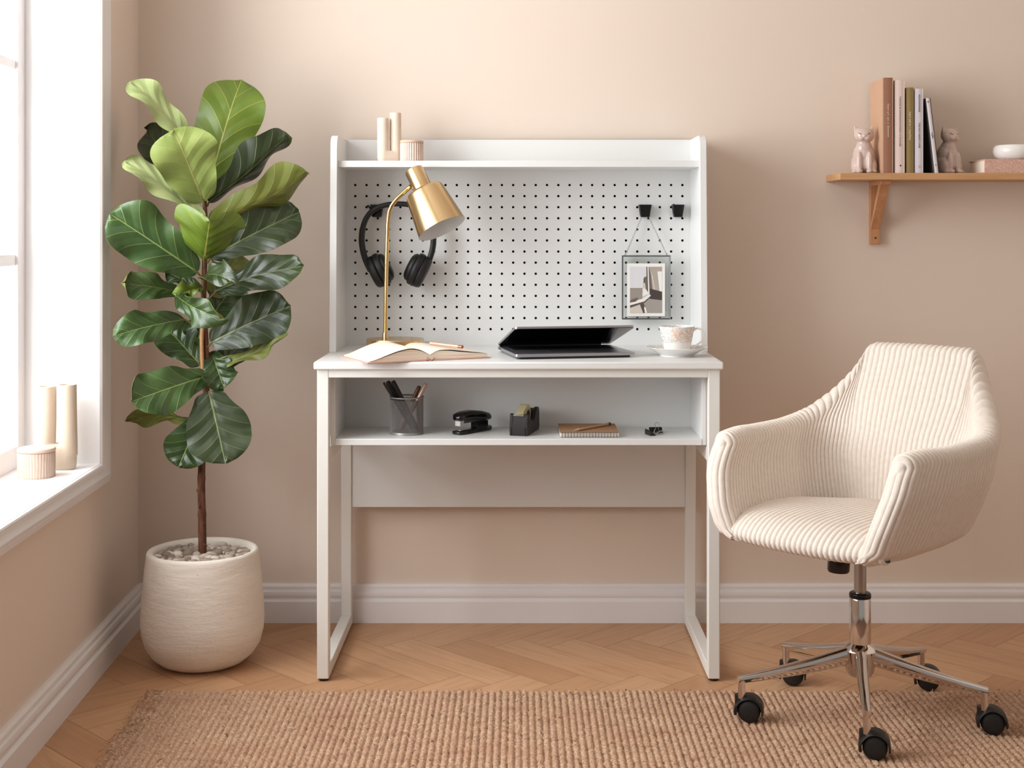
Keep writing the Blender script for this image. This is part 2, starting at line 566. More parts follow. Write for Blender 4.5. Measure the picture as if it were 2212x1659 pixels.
# floor with herringbone oak
Lp, Wp = 0.416, 0.104
V, F, MI, UV, TONE = [], [], [], [], []
def plank(cx0, cy0, dx, dy, seed):
    r = random.Random(seed)
    gap = 0.0005
    ca = math.cos(-PI / 4); sa = math.sin(-PI / 4)
    pts = [(cx0 + gap, cy0 + gap), (cx0 + dx - gap, cy0 + gap), (cx0 + dx - gap, cy0 + dy - gap), (cx0 + gap, cy0 + dy - gap)]
    P = [(0.2247 + x * ca - y * sa, 3.542 + x * sa + y * ca) for x, y in pts]
    mx = sum(p[0] for p in P) / 4; my = sum(p[1] for p in P) / 4
    if mx < -1.25 or mx > 2.2 or my < 2.2 or my > 3.87:
        return
    o = len(V)
    V.extend(Vector((x, y, 0.0)) for x, y in P)
    F.append((o, o + 1, o + 2, o + 3)); MI.append(0)
    ou, ov = r.random() * 20, r.random() * 20
    if dx > dy:
        UV.extend([(ou, ov), (ou + dx, ov), (ou + dx, ov + dy), (ou, ov + dy)])
    else:
        UV.extend([(ou, ov), (ou, ov + dx), (ou + dy, ov + dx), (ou + dy, ov)])
    TONE.append(r.random())
k0 = 50
for k in range(-k0, k0):
    for m in range(-8, 9):
        plank(k * Wp + m * 2 * Lp, k * Wp, Lp, Wp, k * 100 + m)
        plank(k * Wp + m * 2 * Lp, (k + 1) * Wp, Wp, Lp, k * 100 + m + 77777)
o = len(V)
mbf = MB(); mbf.box((-1.45, -0.6, -0.06), (2.45, 4.0, -0.0012))
V += mbf.v; F += [tuple(i + o for i in q) for q in mbf.f]; MI += [1] * 6; UV += [(0, 0)] * 8; TONE += [0.5] * 6
fl = emit('floor', V, F, [M_FLOOR, M_GROOVE], None, MI, 0, uv=UV, origin=(0, 0, 0))
a = fl.data.attributes.new('tone', 'FLOAT', 'FACE'); a.data.foreach_set('value', TONE)
fl['kind'] = 'structure'

def structure(mb, name, mat, smooth=0, bevel=0, parent=None):
    ob = put(mb, name, mat, parent, smooth, bevel, origin=None if parent else (0, 0, 0))
    ob['kind'] = 'structure'
    return ob

mb = MB(); mb.box((-1.4, YW, -0.05), (2.4, YW + 0.1, H_ROOM)); structure(mb, 'wall_back', M_WALL)
mb = MB(); mb.box((-1.45, -0.6, H_ROOM), (2.45, YW + 0.1, H_ROOM + 0.1)); structure(mb, 'ceiling', M_CEIL)
mb = MB(); mb.box((2.3, -0.6, -0.05), (2.4, YW, H_ROOM)); structure(mb, 'wall_right', M_WALL)
mb = MB()
lbox(mb, -0.05, S_END, -0.3, 0, -0.05, WZ0 - 0.02)
lbox(mb, -0.05, S_END, -0.3, 0, WZ1 + 0.012, H_ROOM)
lbox(mb, -0.05, WS0 - 0.012, -0.3, 0, WZ0 - 0.02, WZ1 + 0.012)
lbox(mb, WS1 + 0.012, S_END, -0.3, 0, WZ0 - 0.02, WZ1 + 0.012)
structure(mb, 'wall_left', M_WALL)

# baseboards
BP = [(0.025, 0), (0.025, 0.0595), (0.0225, 0.0625), (0.0175, 0.0645), (0.0172, 0.068), (0.0195, 0.072), (0.0205, 0.079), (0.018, 0.087), (0.0135, 0.089), (0.0128, 0.092), (0.0135, 0.099), (0.011, 0.104), (0.008, 0.106), (0, 0.106)]
mb = MB()
mb.rings([[Vector((x, YW - n, z)) for n, z in BP] for x in (CX + 0.002, 2.3)], True)
structure(mb, 'baseboard_back', M_TRIM, 30)
mb = MB()
mb.rings([[LW(s, n, z) for n, z in BP] for s in (0.012, S_END)], True)
structure(mb, 'baseboard_left', M_TRIM, 30)

# window
win = thing('window_1', 'tall white sash window in the left wall over a deep sill', None, LW(1.3, -0.1, WZ0), None, 'structure')
# moulded casing
PR = [(0, 0.0), (0, 0.024), (0.03, 0.029), (0.09, 0.031), (0.13, 0.029), (0.15, 0.023), (0.19, 0.020), (0.24, 0.021), (0.36, 0.027), (0.50, 0.033), (0.55, 0.033), (0.58, 0.028), (0.62, 0.027), (0.66, 0.029), (0.70, 0.029), (0.73, 0.021), (0.97, 0.019), (1.0, 0.016), (1.0, 0)]
ring = []
AW, AH = 0.12, 0.0634
def casing_corner(ss, zz, sg, zg):
    return [LW(ss + sg * t * AW, n, zz + zg * t * AH) for t, n in PR]
mb = MB()
mb.rings([casing_corner(WS0, WZ0, -1, -1), casing_corner(WS1, WZ0, 1, -1), casing_corner(WS1, WZ1, 1, 1), casing_corner(WS0, WZ1, -1, 1), casing_corner(WS0, WZ0, -1, -1)], False)
structure(mb, 'casing', M_TRIM, 25, parent=win)
ND_ = -0.157
mb = MB()
lbox(mb, WS0 - 0.012, WS1 + 0.012, -0.24, 0.0235, WZ0 - 0.02, WZ0 + 0.0008)
structure(mb, 'sill', M_SILL, parent=win)
mb = MB()
lbox(mb, WS0 - 0.012, WS0 + 0.0008, -0.24, 0.0235, WZ0, WZ1)
lbox(mb, WS1 - 0.0008, WS1 + 0.012, -0.24, 0.0235, WZ0, WZ1)
lbox(mb, WS0, WS1, -0.24, 0.0235, WZ1 - 0.0008, WZ1 + 0.012)
structure(mb, 'reveal', M_SILL, parent=win)
# sash: outer frame, mullions, glazing bars
mb = MB()
lbox(mb, WS0, WS0 + 0.0525, ND_ - 0.045, ND_, WZ0, WZ1)
lbox(mb, WS1 - 0.0525, WS1, ND_ - 0.045, ND_, WZ0, WZ1)
lbox(mb, WS0, WS1, ND_ - 0.045, ND_ - 0.0005, WZ0, 0.5796)
lbox(mb, WS0, WS1, ND_ - 0.045, ND_ - 0.0005, WZ1 - 0.055, WZ1)
structure(mb, 'window_frame', M_TRIM, 0, 0.003, parent=win)
cols = 4
cw = (WS1 - WS0 - 0.105) / cols
for i in range(1, cols):
    mb = MB()
    sm = WS0 + 0.0525 + cw * i
    w = 0.026 if i == 2 else 0.012
    lbox(mb, sm - w, sm + w, ND_ - 0.04, ND_ - 0.004, 0.5796, WZ1 - 0.055)
    structure(mb, 'mullion', M_TRIM, 0, 0.002, parent=win)
bars = [(1.014, 1.0416), (1.4875, 1.5105), (1.94, 1.963)]
for z0, z1 in bars:
    mb = MB()
    lbox(mb, WS0 + 0.05, WS1 - 0.05, ND_ - 0.038, ND_ - 0.006, z0, z1)
    structure(mb, 'glazing_bar', M_TRIM, 0, 0.002, parent=win)
zb = [0.5796] + [v for b in bars for v in b] + [WZ1 - 0.055]
for i in range(cols):
    for j in range(4):
        mb = MB()
        lbox(mb, WS0 + 0.0525 + cw * i, WS0 + 0.0525 + cw * (i + 1), ND_ - 0.024, ND_ - 0.020, zb[2 * j], zb[2 * j + 1])
        structure(mb, 'pane', M_PANE, parent=win)

# ------------------------------------------------------------------ jute rug
RX0, RX1, RY0, RY1 = -0.874, 1.75, 2.05, 3.170
pit_ = 0.0152
nx = int((RX1 - RX0) / pit_ * 7)
ny = 300
xs = np.linspace(RX0, RX1, nx + 1); ys = np.linspace(RY0, RY1, ny + 1)
X, Y = np.meshgrid(xs, ys)
rib = (X - RX0) / pit_
ridx = np.floor(rib)
ph = rng.random(int(ridx.max()) + 2)
side = np.abs(np.sin(np.pi * rib)) ** 0.55
tw = 0.5 + 0.5 * np.sin(2 * np.pi * ((Y - RY0) / 0.0125 + ph[ridx.astype(int)] + (rib - ridx) * 0.9))
n_low = np.zeros_like(X)
for kx, ky, pp in ((9, 7, .3), (23, 11, 1.7), (41, 5, 2.2), (13, 29, .9), (60, 44, 2.9)):
    n_low += np.sin(kx * X + pp) * np.sin(ky * Y + 2.1 * pp)
loose = rng.random((ny + 1, nx + 1))
Z = 0.0020 + 0.0092 * side * (0.62 + 0.38 * tw) + 0.0006 * n_low + 0.0012 * loose
# row-to-row slubs
slub = rng.random((ny + 1, int(ridx.max()) + 2)) ** 6
Z -= 0.0055 * np.take_along_axis(slub, ridx.astype(int), axis=1)
# edges: end of the braids is ragged, rows drop to the floor
wob = 0.003 * np.sin(31 * X) + 0.0025 * np.sin(97 * X + 1) + 0.004 * (ph[ridx.astype(int)] - .5)
Yj = np.where(Y > RY1 - 0.02, Y + wob * (Y - (RY1 - 0.02)) / 0.02, Y)
lw_ = 0.003 * np.sin(55 * Y) + 0.004 * np.sin(171 * Y + 2) + 0.005 * (rng.random((ny + 1, 1)) - .5)
tilt = 0.0189 * (RY1 - Y) / 0.458     # the left edge runs slightly askew
Xj = X + np.where(X < RX0 + 0.03, lw_ * (1 - (X - RX0) / 0.03), 0) + tilt * np.clip(1 - (X - RX0) / 0.5, 0, 1)
edge = np.minimum.reduce([(X - RX0) / 0.004, (RY1 - Y) / 0.004, np.ones_like(X)])
Z = 0.001 + (Z - 0.001) * np.clip(edge, 0, 1)
Vr = np.stack([Xj.ravel(), Yj.ravel(), Z.ravel()], 1)
ii = np.arange((ny + 1) * (nx + 1)).reshape(ny + 1, nx + 1)
Fr = np.stack([ii[:-1, :-1].ravel(), ii[:-1, 1:].ravel(), ii[1:, 1:].ravel(), ii[1:, :-1].ravel()], 1)
rug = emit('jute_rug', Vr, Fr, M_JUTE, None, None, 180)
rug.location.z = max(rug.location.z, 0.0008)
tag(rug, 'thick braided tan jute rug lying on the oak floor under the chair casters', 'rug')
mb = MB()
rr = random.Random(3)
for i in range(420):
    if i < 300:
        y = RY0 + rr.random() * (RY1 - RY0); x = RX0 + 0.0189 * (RY1 - y) / 0.458 + rr.random() * 0.05
        d = Vector((-0.010 - 0.018 * rr.random(), (rr.random() - .5) * 0.03, 0))
    else:
        x = RX0 + rr.random() * (RX1 - RX0); y = RY1 - 0.004
        d = Vector(((rr.random() - .5) * 0.02, 0.002 + 0.008 * rr.random(), 0))
    p = Vector((x, y, 0.009))
    mb.tube([p, p + d * 0.5 + Vector((0, 0, 0.004 * rr.random())), p + d - Vector((0, 0, 0.006))], [0.0008, 0.0007, 0.0003], 4, False)
fr = put(mb, 'fringe', M_JUTE, rug, 180)
fr['kind'] = 'stuff'

# ------------------------------------------------------------------ hutch desk
desk = thing('hutch_desk', 'white desk with a pegboard hutch and an open shelf under the top', 'desk', (0, 3.5, 0))
LXO, LXI = 0.491, 0.4623
def part(name, a, b, mat=M_WHITE, parent=desk, bevel=0.0012):
    m = MB(); m.box(a, b)
    return put(m, name, mat, parent, 35, bevel)
part('desktop', (-0.498, 3.26, 0.7605), (0.498, 3.778, 0.7796), bevel=0.004)
part('apron', (-LXI, 3.2705, 0.7405), (LXI, 3.286, 0.7605), M_FRAME)
for s in (-1, 1):
    x0, x1 = sorted((s * LXO, s * LXI))
    for y0, y1 in ((3.27, 3.30), (3.713, 3.743)):
        lg = part('leg', (x0, y0, 0.006), (x1, y1, 0.7605), M_FRAME, bevel=0.0025)
        m = MB(); m.lathe([(0.011, 0), (0.013, 0.002), (0.013, 0.006)], ((x0 + x1) / 2, (y0 + y1) / 2, 0), 20)
        gd = put(m, 'glide', M_RUBBER, lg); gd['label'] = 'black floor glide'
    part('foot_rail', (x0, 3.30, 0.006), (x1, 3.713, 0.036), M_FRAME, bevel=0.002)
    part('side_rail', (x0, 3.30, 0.533), (x1, 3.713, 0.567), M_FRAME, bevel=0.002)
    xa, xb = sorted((s * LXI, s * 0.4505))
    part('box_side', (xa, 3.302, 0.5709), (xb, 3.505, 0.7605))
part('box_shelf', (-0.4505, 3.30, 0.5709), (0.4505, 3.505, 0.5868))
part('box_back', (-LXI, 3.505, 0.5709), (LXI, 3.513, 0.7605))
part('modesty_panel', (-LXI, 3.72, 0.333), (LXI, 3.735, 0.7605))
for s in (-1, 1):
    poly = [(3.53, 0.7796), (3.783, 0.7796), (3.783, 1.3531)]
    for k in range(9):
        a = PI / 2 + k * (PI / 2) / 8
        poly.append((3.588 + 0.034 * math.cos(a), 1.3191 + 0.034 * math.sin(a)))
    m = MB(); xa, xb = sorted((s * 0.498, s * 0.480))
    m.prism(poly, xa, xb, 'x')
    put(m, 'hutch_side', M_WHITE, desk, 30, 0.0012)
part('hutch_shelf', (-0.48, 3.57, 1.268), (0.48, 3.75, 1.2852))
# pegboard with its holes
PX0, PXD, NPX = -0.4559, (0.4578 + 0.4559) / 29, 30
PZ0 = CAM_H - (711.0 - PPY) * 3.75 / F_PX
PZ1 = CAM_H - (399.7 - PPY) * 3.75 / F_PX
NPZ = 14
PZD = (PZ1 - PZ0) / (NPZ - 1)
PY = 3.75
m = MB()
hr = 0.0035
for i in range(NPX):
    for j in range(NPZ):
        cx, cz = PX0 + i * PXD, PZ0 + j * PZD
        hx, hz = PXD / 2, PZD / 2
        B = [(-1, -1), (-1/3, -1), (1/3, -1), (1, -1), (1, -1/3), (1, 1/3), (1, 1), (1/3, 1), (-1/3, 1), (-1, 1), (-1, 1/3), (-1, -1/3)]
        outer = [Vector((cx + p * hx, PY, cz + q * hz)) for p, q in B]
        ang = [math.atan2(-1, -1) + k * PI / 6 for k in range(12)]
        inn = [Vector((cx + hr * math.cos(t), PY, cz + hr * math.sin(t))) for t in ang]
        deep = [p + Vector((0, 0.006, 0)) for p in inn]
        m.add(outer + inn, [(k, (k + 1) % 12, 12 + (k + 1) % 12, 12 + k) for k in range(12)], 0)
        m.add(inn + deep, [(k, (k + 1) % 12, 12 + (k + 1) % 12, 12 + k) for k in range(12)], 1)
fx0, fx1 = PX0 - PXD / 2, PX0 + (NPX - .5) * PXD
fz0, fz1 = PZ0 - PZD / 2, PZ1 + PZD / 2
def quad(x0, z0, x1, z1, y=PY, mi=0):
    m.add([Vector((x0, y, z0)), Vector((x1, y, z0)), Vector((x1, y, z1)), Vector((x0, y, z1))], [(0, 1, 2, 3)], mi)
quad(-0.48, 0.7796, 0.48, fz0); quad(-0.48, fz1, 0.48, 1.3531); quad(-0.48, fz0, fx0, fz1); quad(fx1, fz0, 0.48, fz1)
m.add([Vector((-0.48, PY + 0.012, 0.7796)), Vector((0.48, PY + 0.012, 0.7796)), Vector((0.48, PY + 0.012, 1.3531)), Vector((-0.48, PY + 0.012, 1.3531))], [(0, 1, 2, 3)], 1)
m.add([Vector((-0.48, PY, 1.3531)), Vector((0.48, PY, 1.3531)), Vector((0.48, PY + 0.012, 1.3531)), Vector((-0.48, PY + 0.012, 1.3531))], [(0, 1, 2, 3)], 0)
pb = put(m, 'pegboard', [M_WHITE, M_HOLE], desk, 0)

# ------------------------------------------------------------------ wall shelf
SHZ0, SHZ1 = 1.2367, 1.2547
wsf = thing('wall_shelf', 'light wood wall shelf on a diagonal bracket, holding books', 'shelf', (1.2, 3.7, SHZ0))
m = MB(); m.box((0.8675, 3.62, SHZ0), (1.9, YW, SHZ1)); put(m, 'shelf_board', M_BEECH, wsf, 35, 0.0012)
bxc = 1.001
def bracket(bxc):
    br = MB(); br.box((bxc - 0.013, YW - 0.020, 1.061), (bxc + 0.013, YW, SHZ0))
    root = put(br, 'bracket', M_BEECHV, wsf, 35, 0.001)
    m = MB(); m.box((bxc - 0.013, 3.652, SHZ0 - 0.012), (bxc + 0.013, YW - 0.020, SHZ0 - 0.0002)); put(m, 'bracket_arm', M_BEECHV, root, 35, 0.001)
    m = MB(); m.prism([(3.668, SHZ0 - 0.012), (3.690, SHZ0 - 0.012), (YW - 0.02, 1.124), (YW - 0.02, 1.103)], bxc - 0.0125, bxc + 0.0125, 'x'); put(m, 'diagonal_brace', M_BEECHV, root, 35, 0.0008)
    m = MB(); m.cyl((bxc, YW - 0.0208, 1.079), (bxc, YW - 0.0195, 1.079), 0.0032, n=16); sc_ = put(m, 'screw', M_GREYMETAL, root)
bracket(bxc)
bracket(1.62)

# books
def book(x0, x1, ztop, name, label, cover, spine, text, tsize, ink, fit, zc, y0=3.63, y1=3.768, marks=(), M=None, pages=M_WHITEPAPER):
    b = thing(name, label, 'book', ((x0 + x1) / 2, (y0 + y1) / 2, SHZ1), 'books upright on the wall shelf')
    M = M or Matrix.Identity(4)
    t = 0.0022
    def p(nm, a, bb, mat, bev=0.0004):
        m = MB(); m.box(a, bb); m.xf(M); return put(m, nm, mat, b, 35, bev)
    p('front_cover', (x0, y0 + 0.002, SHZ1), (x0 + t, y1, ztop), cover)
    p('back_cover', (x1 - t, y0 + 0.002, SHZ1), (x1, y1, ztop), cover)
    p('page_block', (x0 + t, y0 + 0.004, SHZ1 + 0.003), (x1 - t, y1 - 0.004, ztop - 0.003), pages, 0)
    m = MB()
    ring = []
    w = x1 - x0
    for z in (SHZ1, ztop):
        r = []
        for k in range(9):
            f = k / 8
            r.append(Vector((x0 + w * f, y0 + 0.003 - 0.0022 * math.sin(PI * f), z)))
        r += [Vector((x1, y0 + 0.005, z)), Vector((x0, y0 + 0.005, z))]
        ring.append(r)
    m.rings(ring); m.xf(M)
    sp = put(m, 'spine', spine, b, 40)
    R = Matrix(((0, 1, 0, (x0 + x1) / 2), (0, 0, -1, y0 + 0.0003), (-1, 0, 0, 0), (0, 0, 0, 1)))
    for s, f, z in zip(text, fit, zc):
        R2 = R.copy(); R2[2][3] = z
        text_obj(s, tsize, M @ R2, 'title', ink, sp, f)
    for kind, z, dx, r, mt in marks:
        m = MB()
        xm = (x0 + x1) / 2 + dx
        if kind == 'dot':
            m.cyl((xm, y0 + 0.001, z), (xm, y0 + 0.0002, z), r, n=16)
        else:
            m.box((xm - r, y0 + 0.0002, z - r), (xm + r, y0 + 0.001, z + r))
        m.xf(M)
        put(m, 'emblem', mt, sp)
    return b
kz = 3.63 / F_PX
def zz(py): return CAM_H - (py - PPY) * kz
book(0.9865, 1.0140, 1.513, 'book', 'tall tan book with brown spine beside the open-eared cat, leftmost upright', M_BOOK_TAN, M_BOOK_BROWN, ['Gzqvv q l?  iq\u2019x  x  Gluwutwn'], 0.0075, M_CREAMINK, [zz(224) - zz(296)] and [0.090], [zz(260)])
book(1.0185, 1.0450, 1.5064, 'book', 'pale pink book upright between the brown spine and the olive book', M_BOOK_PINK, M_BOOK_PINK, ['TASONE ES SONNSONUONEOI. A SONNES'], 0.0062, M_GREYINK, [0.136], [zz(262)], marks=[('dot', zz(357.5), 0.0015, 0.0022, M_DARKINK)])
book(1.0495, 1.0695, 1.4862, 'book', 'olive green book with cream title, upright in the middle of the row', M_BOOK_OLIVE, M_BOOK_OLIVE, ['bqwi qqhqv | eqqvfezy'], 0.0078, M_CREAMINK, [0.077], [zz(272)])
book(1.0725, 1.0950, 1.4831, 'book', 'white upright book just right of the olive one', M_BOOK_LILAC, M_BOOK_LILAC, ['SSOIOSINNNSS', 'TOIS SOO IIIISCIC S ONE'], 0.0062, M_DARKINK, [0.047, 0.068], [zz(223), zz(292)], marks=[('sq', zz(360), 0, 0.0032, simple('pink_mark', (210, 178, 190), 0.7))])
lean = math.atan2(0.0243, 0.2053)
Ml = Matrix.Translation((1.1384, 0, SHZ1)) @ Matrix.Rotation(-lean, 4, 'Y') @ Matrix.Translation((-1.1384, 0, -SHZ1))
book(1.1242, 1.1384, SHZ1 + 0.2055, 'book', 'thin white book leaning against the upright row on the shelf', M_BOOK_DARK, M_BOOK_WHITE, ['aqffn'], 0.0066, M_DARKINK, [0.016], [SHZ1 + 0.103], marks=[('dot', SHZ1 + 0.195, -0.0006, 0.0022, M_GREYINK), ('dot', SHZ1 + 0.023, 0, 0.0017, M_GREYINK)], M=Ml)

# ceramic cats
def cat(name, label, X, Y, hgt, turn, mirror):
    k = hgt / 0.130
    M = at(X, Y, SHZ1, turn) @ Matrix.Scale(k, 4)
    m = MB()
    E = m.ell
    # sitting cat, facing -y; local metres
    E((0, 0.004, 0.030), (0.0345, 0.031, 0.0310))
    E((0, 0.002, 0.050), (0.0300, 0.028, 0.036))
    E((0, -0.002, 0.068), (0.0225, 0.0215, 0.026))
    E((0, -0.004, 0.080), (0.0180, 0.0170, 0.018))
    for s in (-1, 1):
        E((s * 0.0215, -0.006, 0.020), (0.0135, 0.022, 0.0240))           # haunches
        E((s * 0.0135, -0.024, 0.030), (0.0088, 0.0090, 0.0300))          # front legs
        E((s * 0.0130, -0.029, 0.0065), (0.0090, 0.0110, 0.0065))         # paws
        E((s * 0.0245, -0.021, 0.0060), (0.0095, 0.0120, 0.0060))
    Rh = Matrix.Rotation(0.06, 4, 'Y')
    E((0, -0.009, 0.1035), (0.0268, 0.0215, 0.0208), M=Rh)                # head
    for s in (-1, 1):
        E((s * 0.0068, -0.0275, 0.0960), (0.0080, 0.0060, 0.0062))         # cheeks
        ear = [Vector((s * 0.0090, -0.012, 0.119)), Vector((s * 0.0262, -0.010, 0.107)), Vector((s * 0.0235, 0.002, 0.107)), Vector((s * 0.0095, 0.002, 0.118))]
        tip = Vector((s * 0.0262, -0.009, 0.1320))
        m.add(ear + [tip], [(0, 1, 2, 3), (0, 4, 1), (1, 4, 2), (2, 4, 3), (3, 4, 0)])
    E((0, -0.0315, 0.1010), (0.0046, 0.0038, 0.0036))                     # nose
    m.xf(M)
    b = tag(put(m, name, M_GLAZE, None, 180, origin=(X, Y, SHZ1)), label, 'figurine', 'ceramic cats on the wall shelf')
    r = b.modifiers.new('remesh', 'REMESH'); r.mode = 'VOXEL'; r.voxel_size = 0.0013 ; r.use_smooth_shade = True
    s_ = b.modifiers.new('smooth', 'SMOOTH'); s_.iterations = 7; s_.factor = 0.5
    for s in (-1, 1):
        m = MB()
        pts = []
        for q in range(6):
            f = q / 5
            ex = s * (0.0070 + 0.0095 * f)
            ez = 0.1055 + 0.0042 * f
            ey = -0.009 - 0.0215 * math.sqrt(max(0, 1 - (ex / 0.0268) ** 2 - ((ez - 0.1035) / 0.0208) ** 2)) + 0.0002
            pts.append(Vector((ex, ey, ez)))
        m.tube(pts, [0.0003, 0.0008, 0.001, 0.001, 0.0007, 0.0003], 6); m.xf(M)
        e = put(m, 'eye', simple('eye_groove', (104, 78, 70), 0.4), b, 180)
        e['label'] = 'narrow closed eye'
cat('cat_figurine', 'glazed pinkish ceramic cat sitting left of the tan book', 0.9490, 3.690, 0.132, -0.18, 1)
cat('cat_figurine', 'glazed ceramic cat sitting right of the leaning white book', 1.1830, 3.700, 0.132, 0.42, -1)

# lying book and bowl
lb = thing('book', 'pink patterned book lying flat under the white bowl', 'book', (1.38, 3.69, SHZ1))
def lp(nm, a, b, mat, bev=0.0006):
    m = MB(); m.box(a, b); return put(m, nm, mat, lb, 35, bev)
lp('front_cover', (1.2592, 3.630, SHZ1 + 0.0345), (1.50, 3.752, SHZ1 + 0.0375), M_PATTERN)
lp('back_cover', (1.2592, 3.630, SHZ1), (1.50, 3.752, SHZ1 + 0.003), M_PATTERN)
lp('spine', (1.2592, 3.627, SHZ1), (1.50, 3.631, SHZ1 + 0.0375), M_PATTERN, 0.001)
lp('page_block', (1.2615, 3.631, SHZ1 + 0.003), (1.497, 3.748, SHZ1 + 0.0345), M_PAPER, 0)
m = MB()
m.lathe([(0.0, 0.0), (0.036, 0.0), (0.045, 0.003), (0.0545, 0.011), (0.0585, 0.022), (0.0575, 0.033), (0.0535, 0.0395), (0.051, 0.041), (0.0485, 0.0395), (0.052, 0.031), (0.053, 0.021), (0.048, 0.010), (0.03, 0.005), (0, 0.0045)], (1.3645, 3.688, SHZ1 + 0.0377), 64)
tag(put(m, 'bowl', M_CERAMIC, None, 60), 'round white bowl on top of the lying patterned book', 'bowl')
# ------------------------------------------------------------------ vases and jars
def u_vase(name, label, x, y, z, r, gap, h1, h2, hu, ang=0.0, irr=0.0, group=None, mat=None, splay=0.0):
    """two upright hollow tubes joined by a round foot; tube 1 on the left"""
    M = at(x, y, z, ang)
    d = r + gap / 2
    m = MB()
    for s, h in ((-1, h1), (1, h2)):
        path, rad = [], []
        for k in range(13):
            f = k / 12
            zz_ = hu * 0.55 + (h - hu * 0.55) * f
            wob = irr * math.sin(5 * f + s)
            path.append((s * (d + splay * (1 - f)) + wob, irr * 0.6 * math.cos(4 * f + s), zz_)); rad.append(r * (1.0 + irr * 6 * math.sin(7 * f + 2 * s)))
        n = 28
        R = []
        for p, q in zip(path, rad):
            R.append([Vector((p[0] + q * math.cos(2 * PI * k / n), p[1] + q * math.sin(2 * PI * k / n), p[2])) for k in range(n)])
        p, q = path[-1], rad[-1]
        for dr, dz in ((-0.0008, 0.0010), (-0.002, 0.0014), (-0.0034, 0.0006), (-0.0042, -0.004), (-0.0048, -0.05)):
            R.append([Vector((p[0] + (q + dr) * math.cos(2 * PI * k / n), p[1] + (q + dr) * math.sin(2 * PI * k / n), p[2] + dz)) for k in range(n)])
        m.rings(R, True)
    # foot: stadium section rounded at the base
    n = 56
    R = []
    def stad(k, grow, zz_):
        a = 2 * PI * k / n
        c, s = math.cos(a), math.sin(a)
        return Vector((math.copysign(d, c) * (1 if abs(c) > 1e-6 else 0) + (r + grow) * c, (r + grow) * s, zz_))
    for zz_, gr in ((0, -0.22 * r), (0.004 * r / 0.02, -0.1 * r), (0.012 * r / 0.02, -0.02 * r), (hu * 0.3, 0), (hu * 0.62, 0), (hu * 0.85, 0.0)):
        R.append([stad(k, gr, zz_) for k in range(n)])
    for f in (0.92, 0.98, 1.0):
        R.append([Vector((v.x, v.y * (1 - (f - 0.85) * 0.6), hu * f)) for v in R[5]])
    m.rings(R, True)
    m.xf(M)
    o_ = tag(put(m, name, mat or M_STONEWARE, None, 180, origin=(x, y, z)), label, 'vase', group)
    q_ = o_.modifiers.new('remesh', 'REMESH'); q_.mode = 'VOXEL'; q_.voxel_size = r * 0.062; q_.use_smooth_shade = True
    q_ = o_.modifiers.new('smooth', 'SMOOTH'); q_.iterations = 14; q_.factor = 0.5
    return o_

def rib_jar(name, label, x, y, z, r, h, lid, nrib, depth, wavy=0.0, mat=None):
    j = thing(name, label, 'jar', (x, y, z))
    n = nrib * 6
    R = []
    for zf, gr in ((0, -0.06), (0.03, -0.01), (0.1, 0), (0.5, 0.0), (0.93, 0), (0.985, -0.02), (1.0, -0.06), (1.0, -0.2), (0.96, -0.2)):
        ring = []
        for k in range(n):
            a = 2 * PI * k / n
            wv = wavy * math.sin(5 * a + 9 * zf)
            q = r * (1 + gr) + depth * (abs(math.sin(nrib * (a + wv) / 2)) - 1.0)
            ring.append(Vector((x + q * math.cos(a), y + q * math.sin(a), z + zf * h)))
        R.append(ring)
    m = MB(); m.rings(R, True)
    put(m, 'jar_body', mat or M_STONEJAR, j, 60)
    m = MB()
    m.lathe([(0, 0), (r * 0.96, 0), (r * 1.01, 0.0012), (r * 1.02, lid * 0.5), (r * 0.99, lid * 0.88), (r * 0.9, lid), (0, lid)], (x, y, z + h), 48)
    l = put(m, 'lid', M_JARLID, j, 60); l['label'] = 'darker flat clay lid'
    return j
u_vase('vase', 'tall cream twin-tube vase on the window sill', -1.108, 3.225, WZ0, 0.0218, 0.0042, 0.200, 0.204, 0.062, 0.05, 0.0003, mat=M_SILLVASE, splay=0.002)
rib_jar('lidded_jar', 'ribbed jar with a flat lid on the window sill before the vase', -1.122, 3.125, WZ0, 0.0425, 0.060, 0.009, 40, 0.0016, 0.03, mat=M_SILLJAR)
SH = 1.2852
u_vase('vase', 'small cream vase of two uneven tubes on top of the desk hutch', -0.3505, 3.642, SH, 0.0158, 0.004, 0.118, 0.1335, 0.030, 0.45)
rib_jar('lidded_jar', 'ribbed pink jar on the desk hutch beside the small vase', -0.2880, 3.625, SH, 0.0318, 0.050, 0.0075, 30, 0.0028)

# ------------------------------------------------------------------ desk lamp
DT = 0.7796
LY = 3.545
lamp = thing('desk_lamp', 'brass desk lamp with a tilted stepped shade, standing behind the open notebook', 'lamp', (-0.3252, LY, DT))
m = MB(); m.lathe([(0, 0), (0.075, 0), (0.0764, 0.0015), (0.0764, 0.0318), (0.0748, 0.0342), (0, 0.0342)], (-0.3252, LY, DT), 72)
put(m, 'base', M_BRASS, lamp, 40)
pts_px = [(832.3, 733), (833.5, 650), (835.2, 560), (837.3, 490), (838.5, 472), (840.5, 457), (845, 446), (851, 437), (859, 428), (872, 416), (888, 402)]
P = []
prev = None
for i in range(len(pts_px) - 1):
    for k in range(4):
        f = k / 4
        a, b = pts_px[i], pts_px[i + 1]
        P.append(pw(a[0] + (b[0] - a[0]) * f, a[1] + (b[1] - a[1]) * f, LY))
P.append(pw(*pts_px[-1], LY - 0.004))
m = MB(); m.tube(P, 0.0055, 20)
st = put(m, 'stem', M_BRASSPOL, lamp, 60)
m = MB(); m.lathe([(0.0055, 0), (0.0085, 0), (0.0085, 0.012), (0.0075, 0.016), (0.0055, 0.016)], (-0.3515, LY, DT + 0.0342), 24)
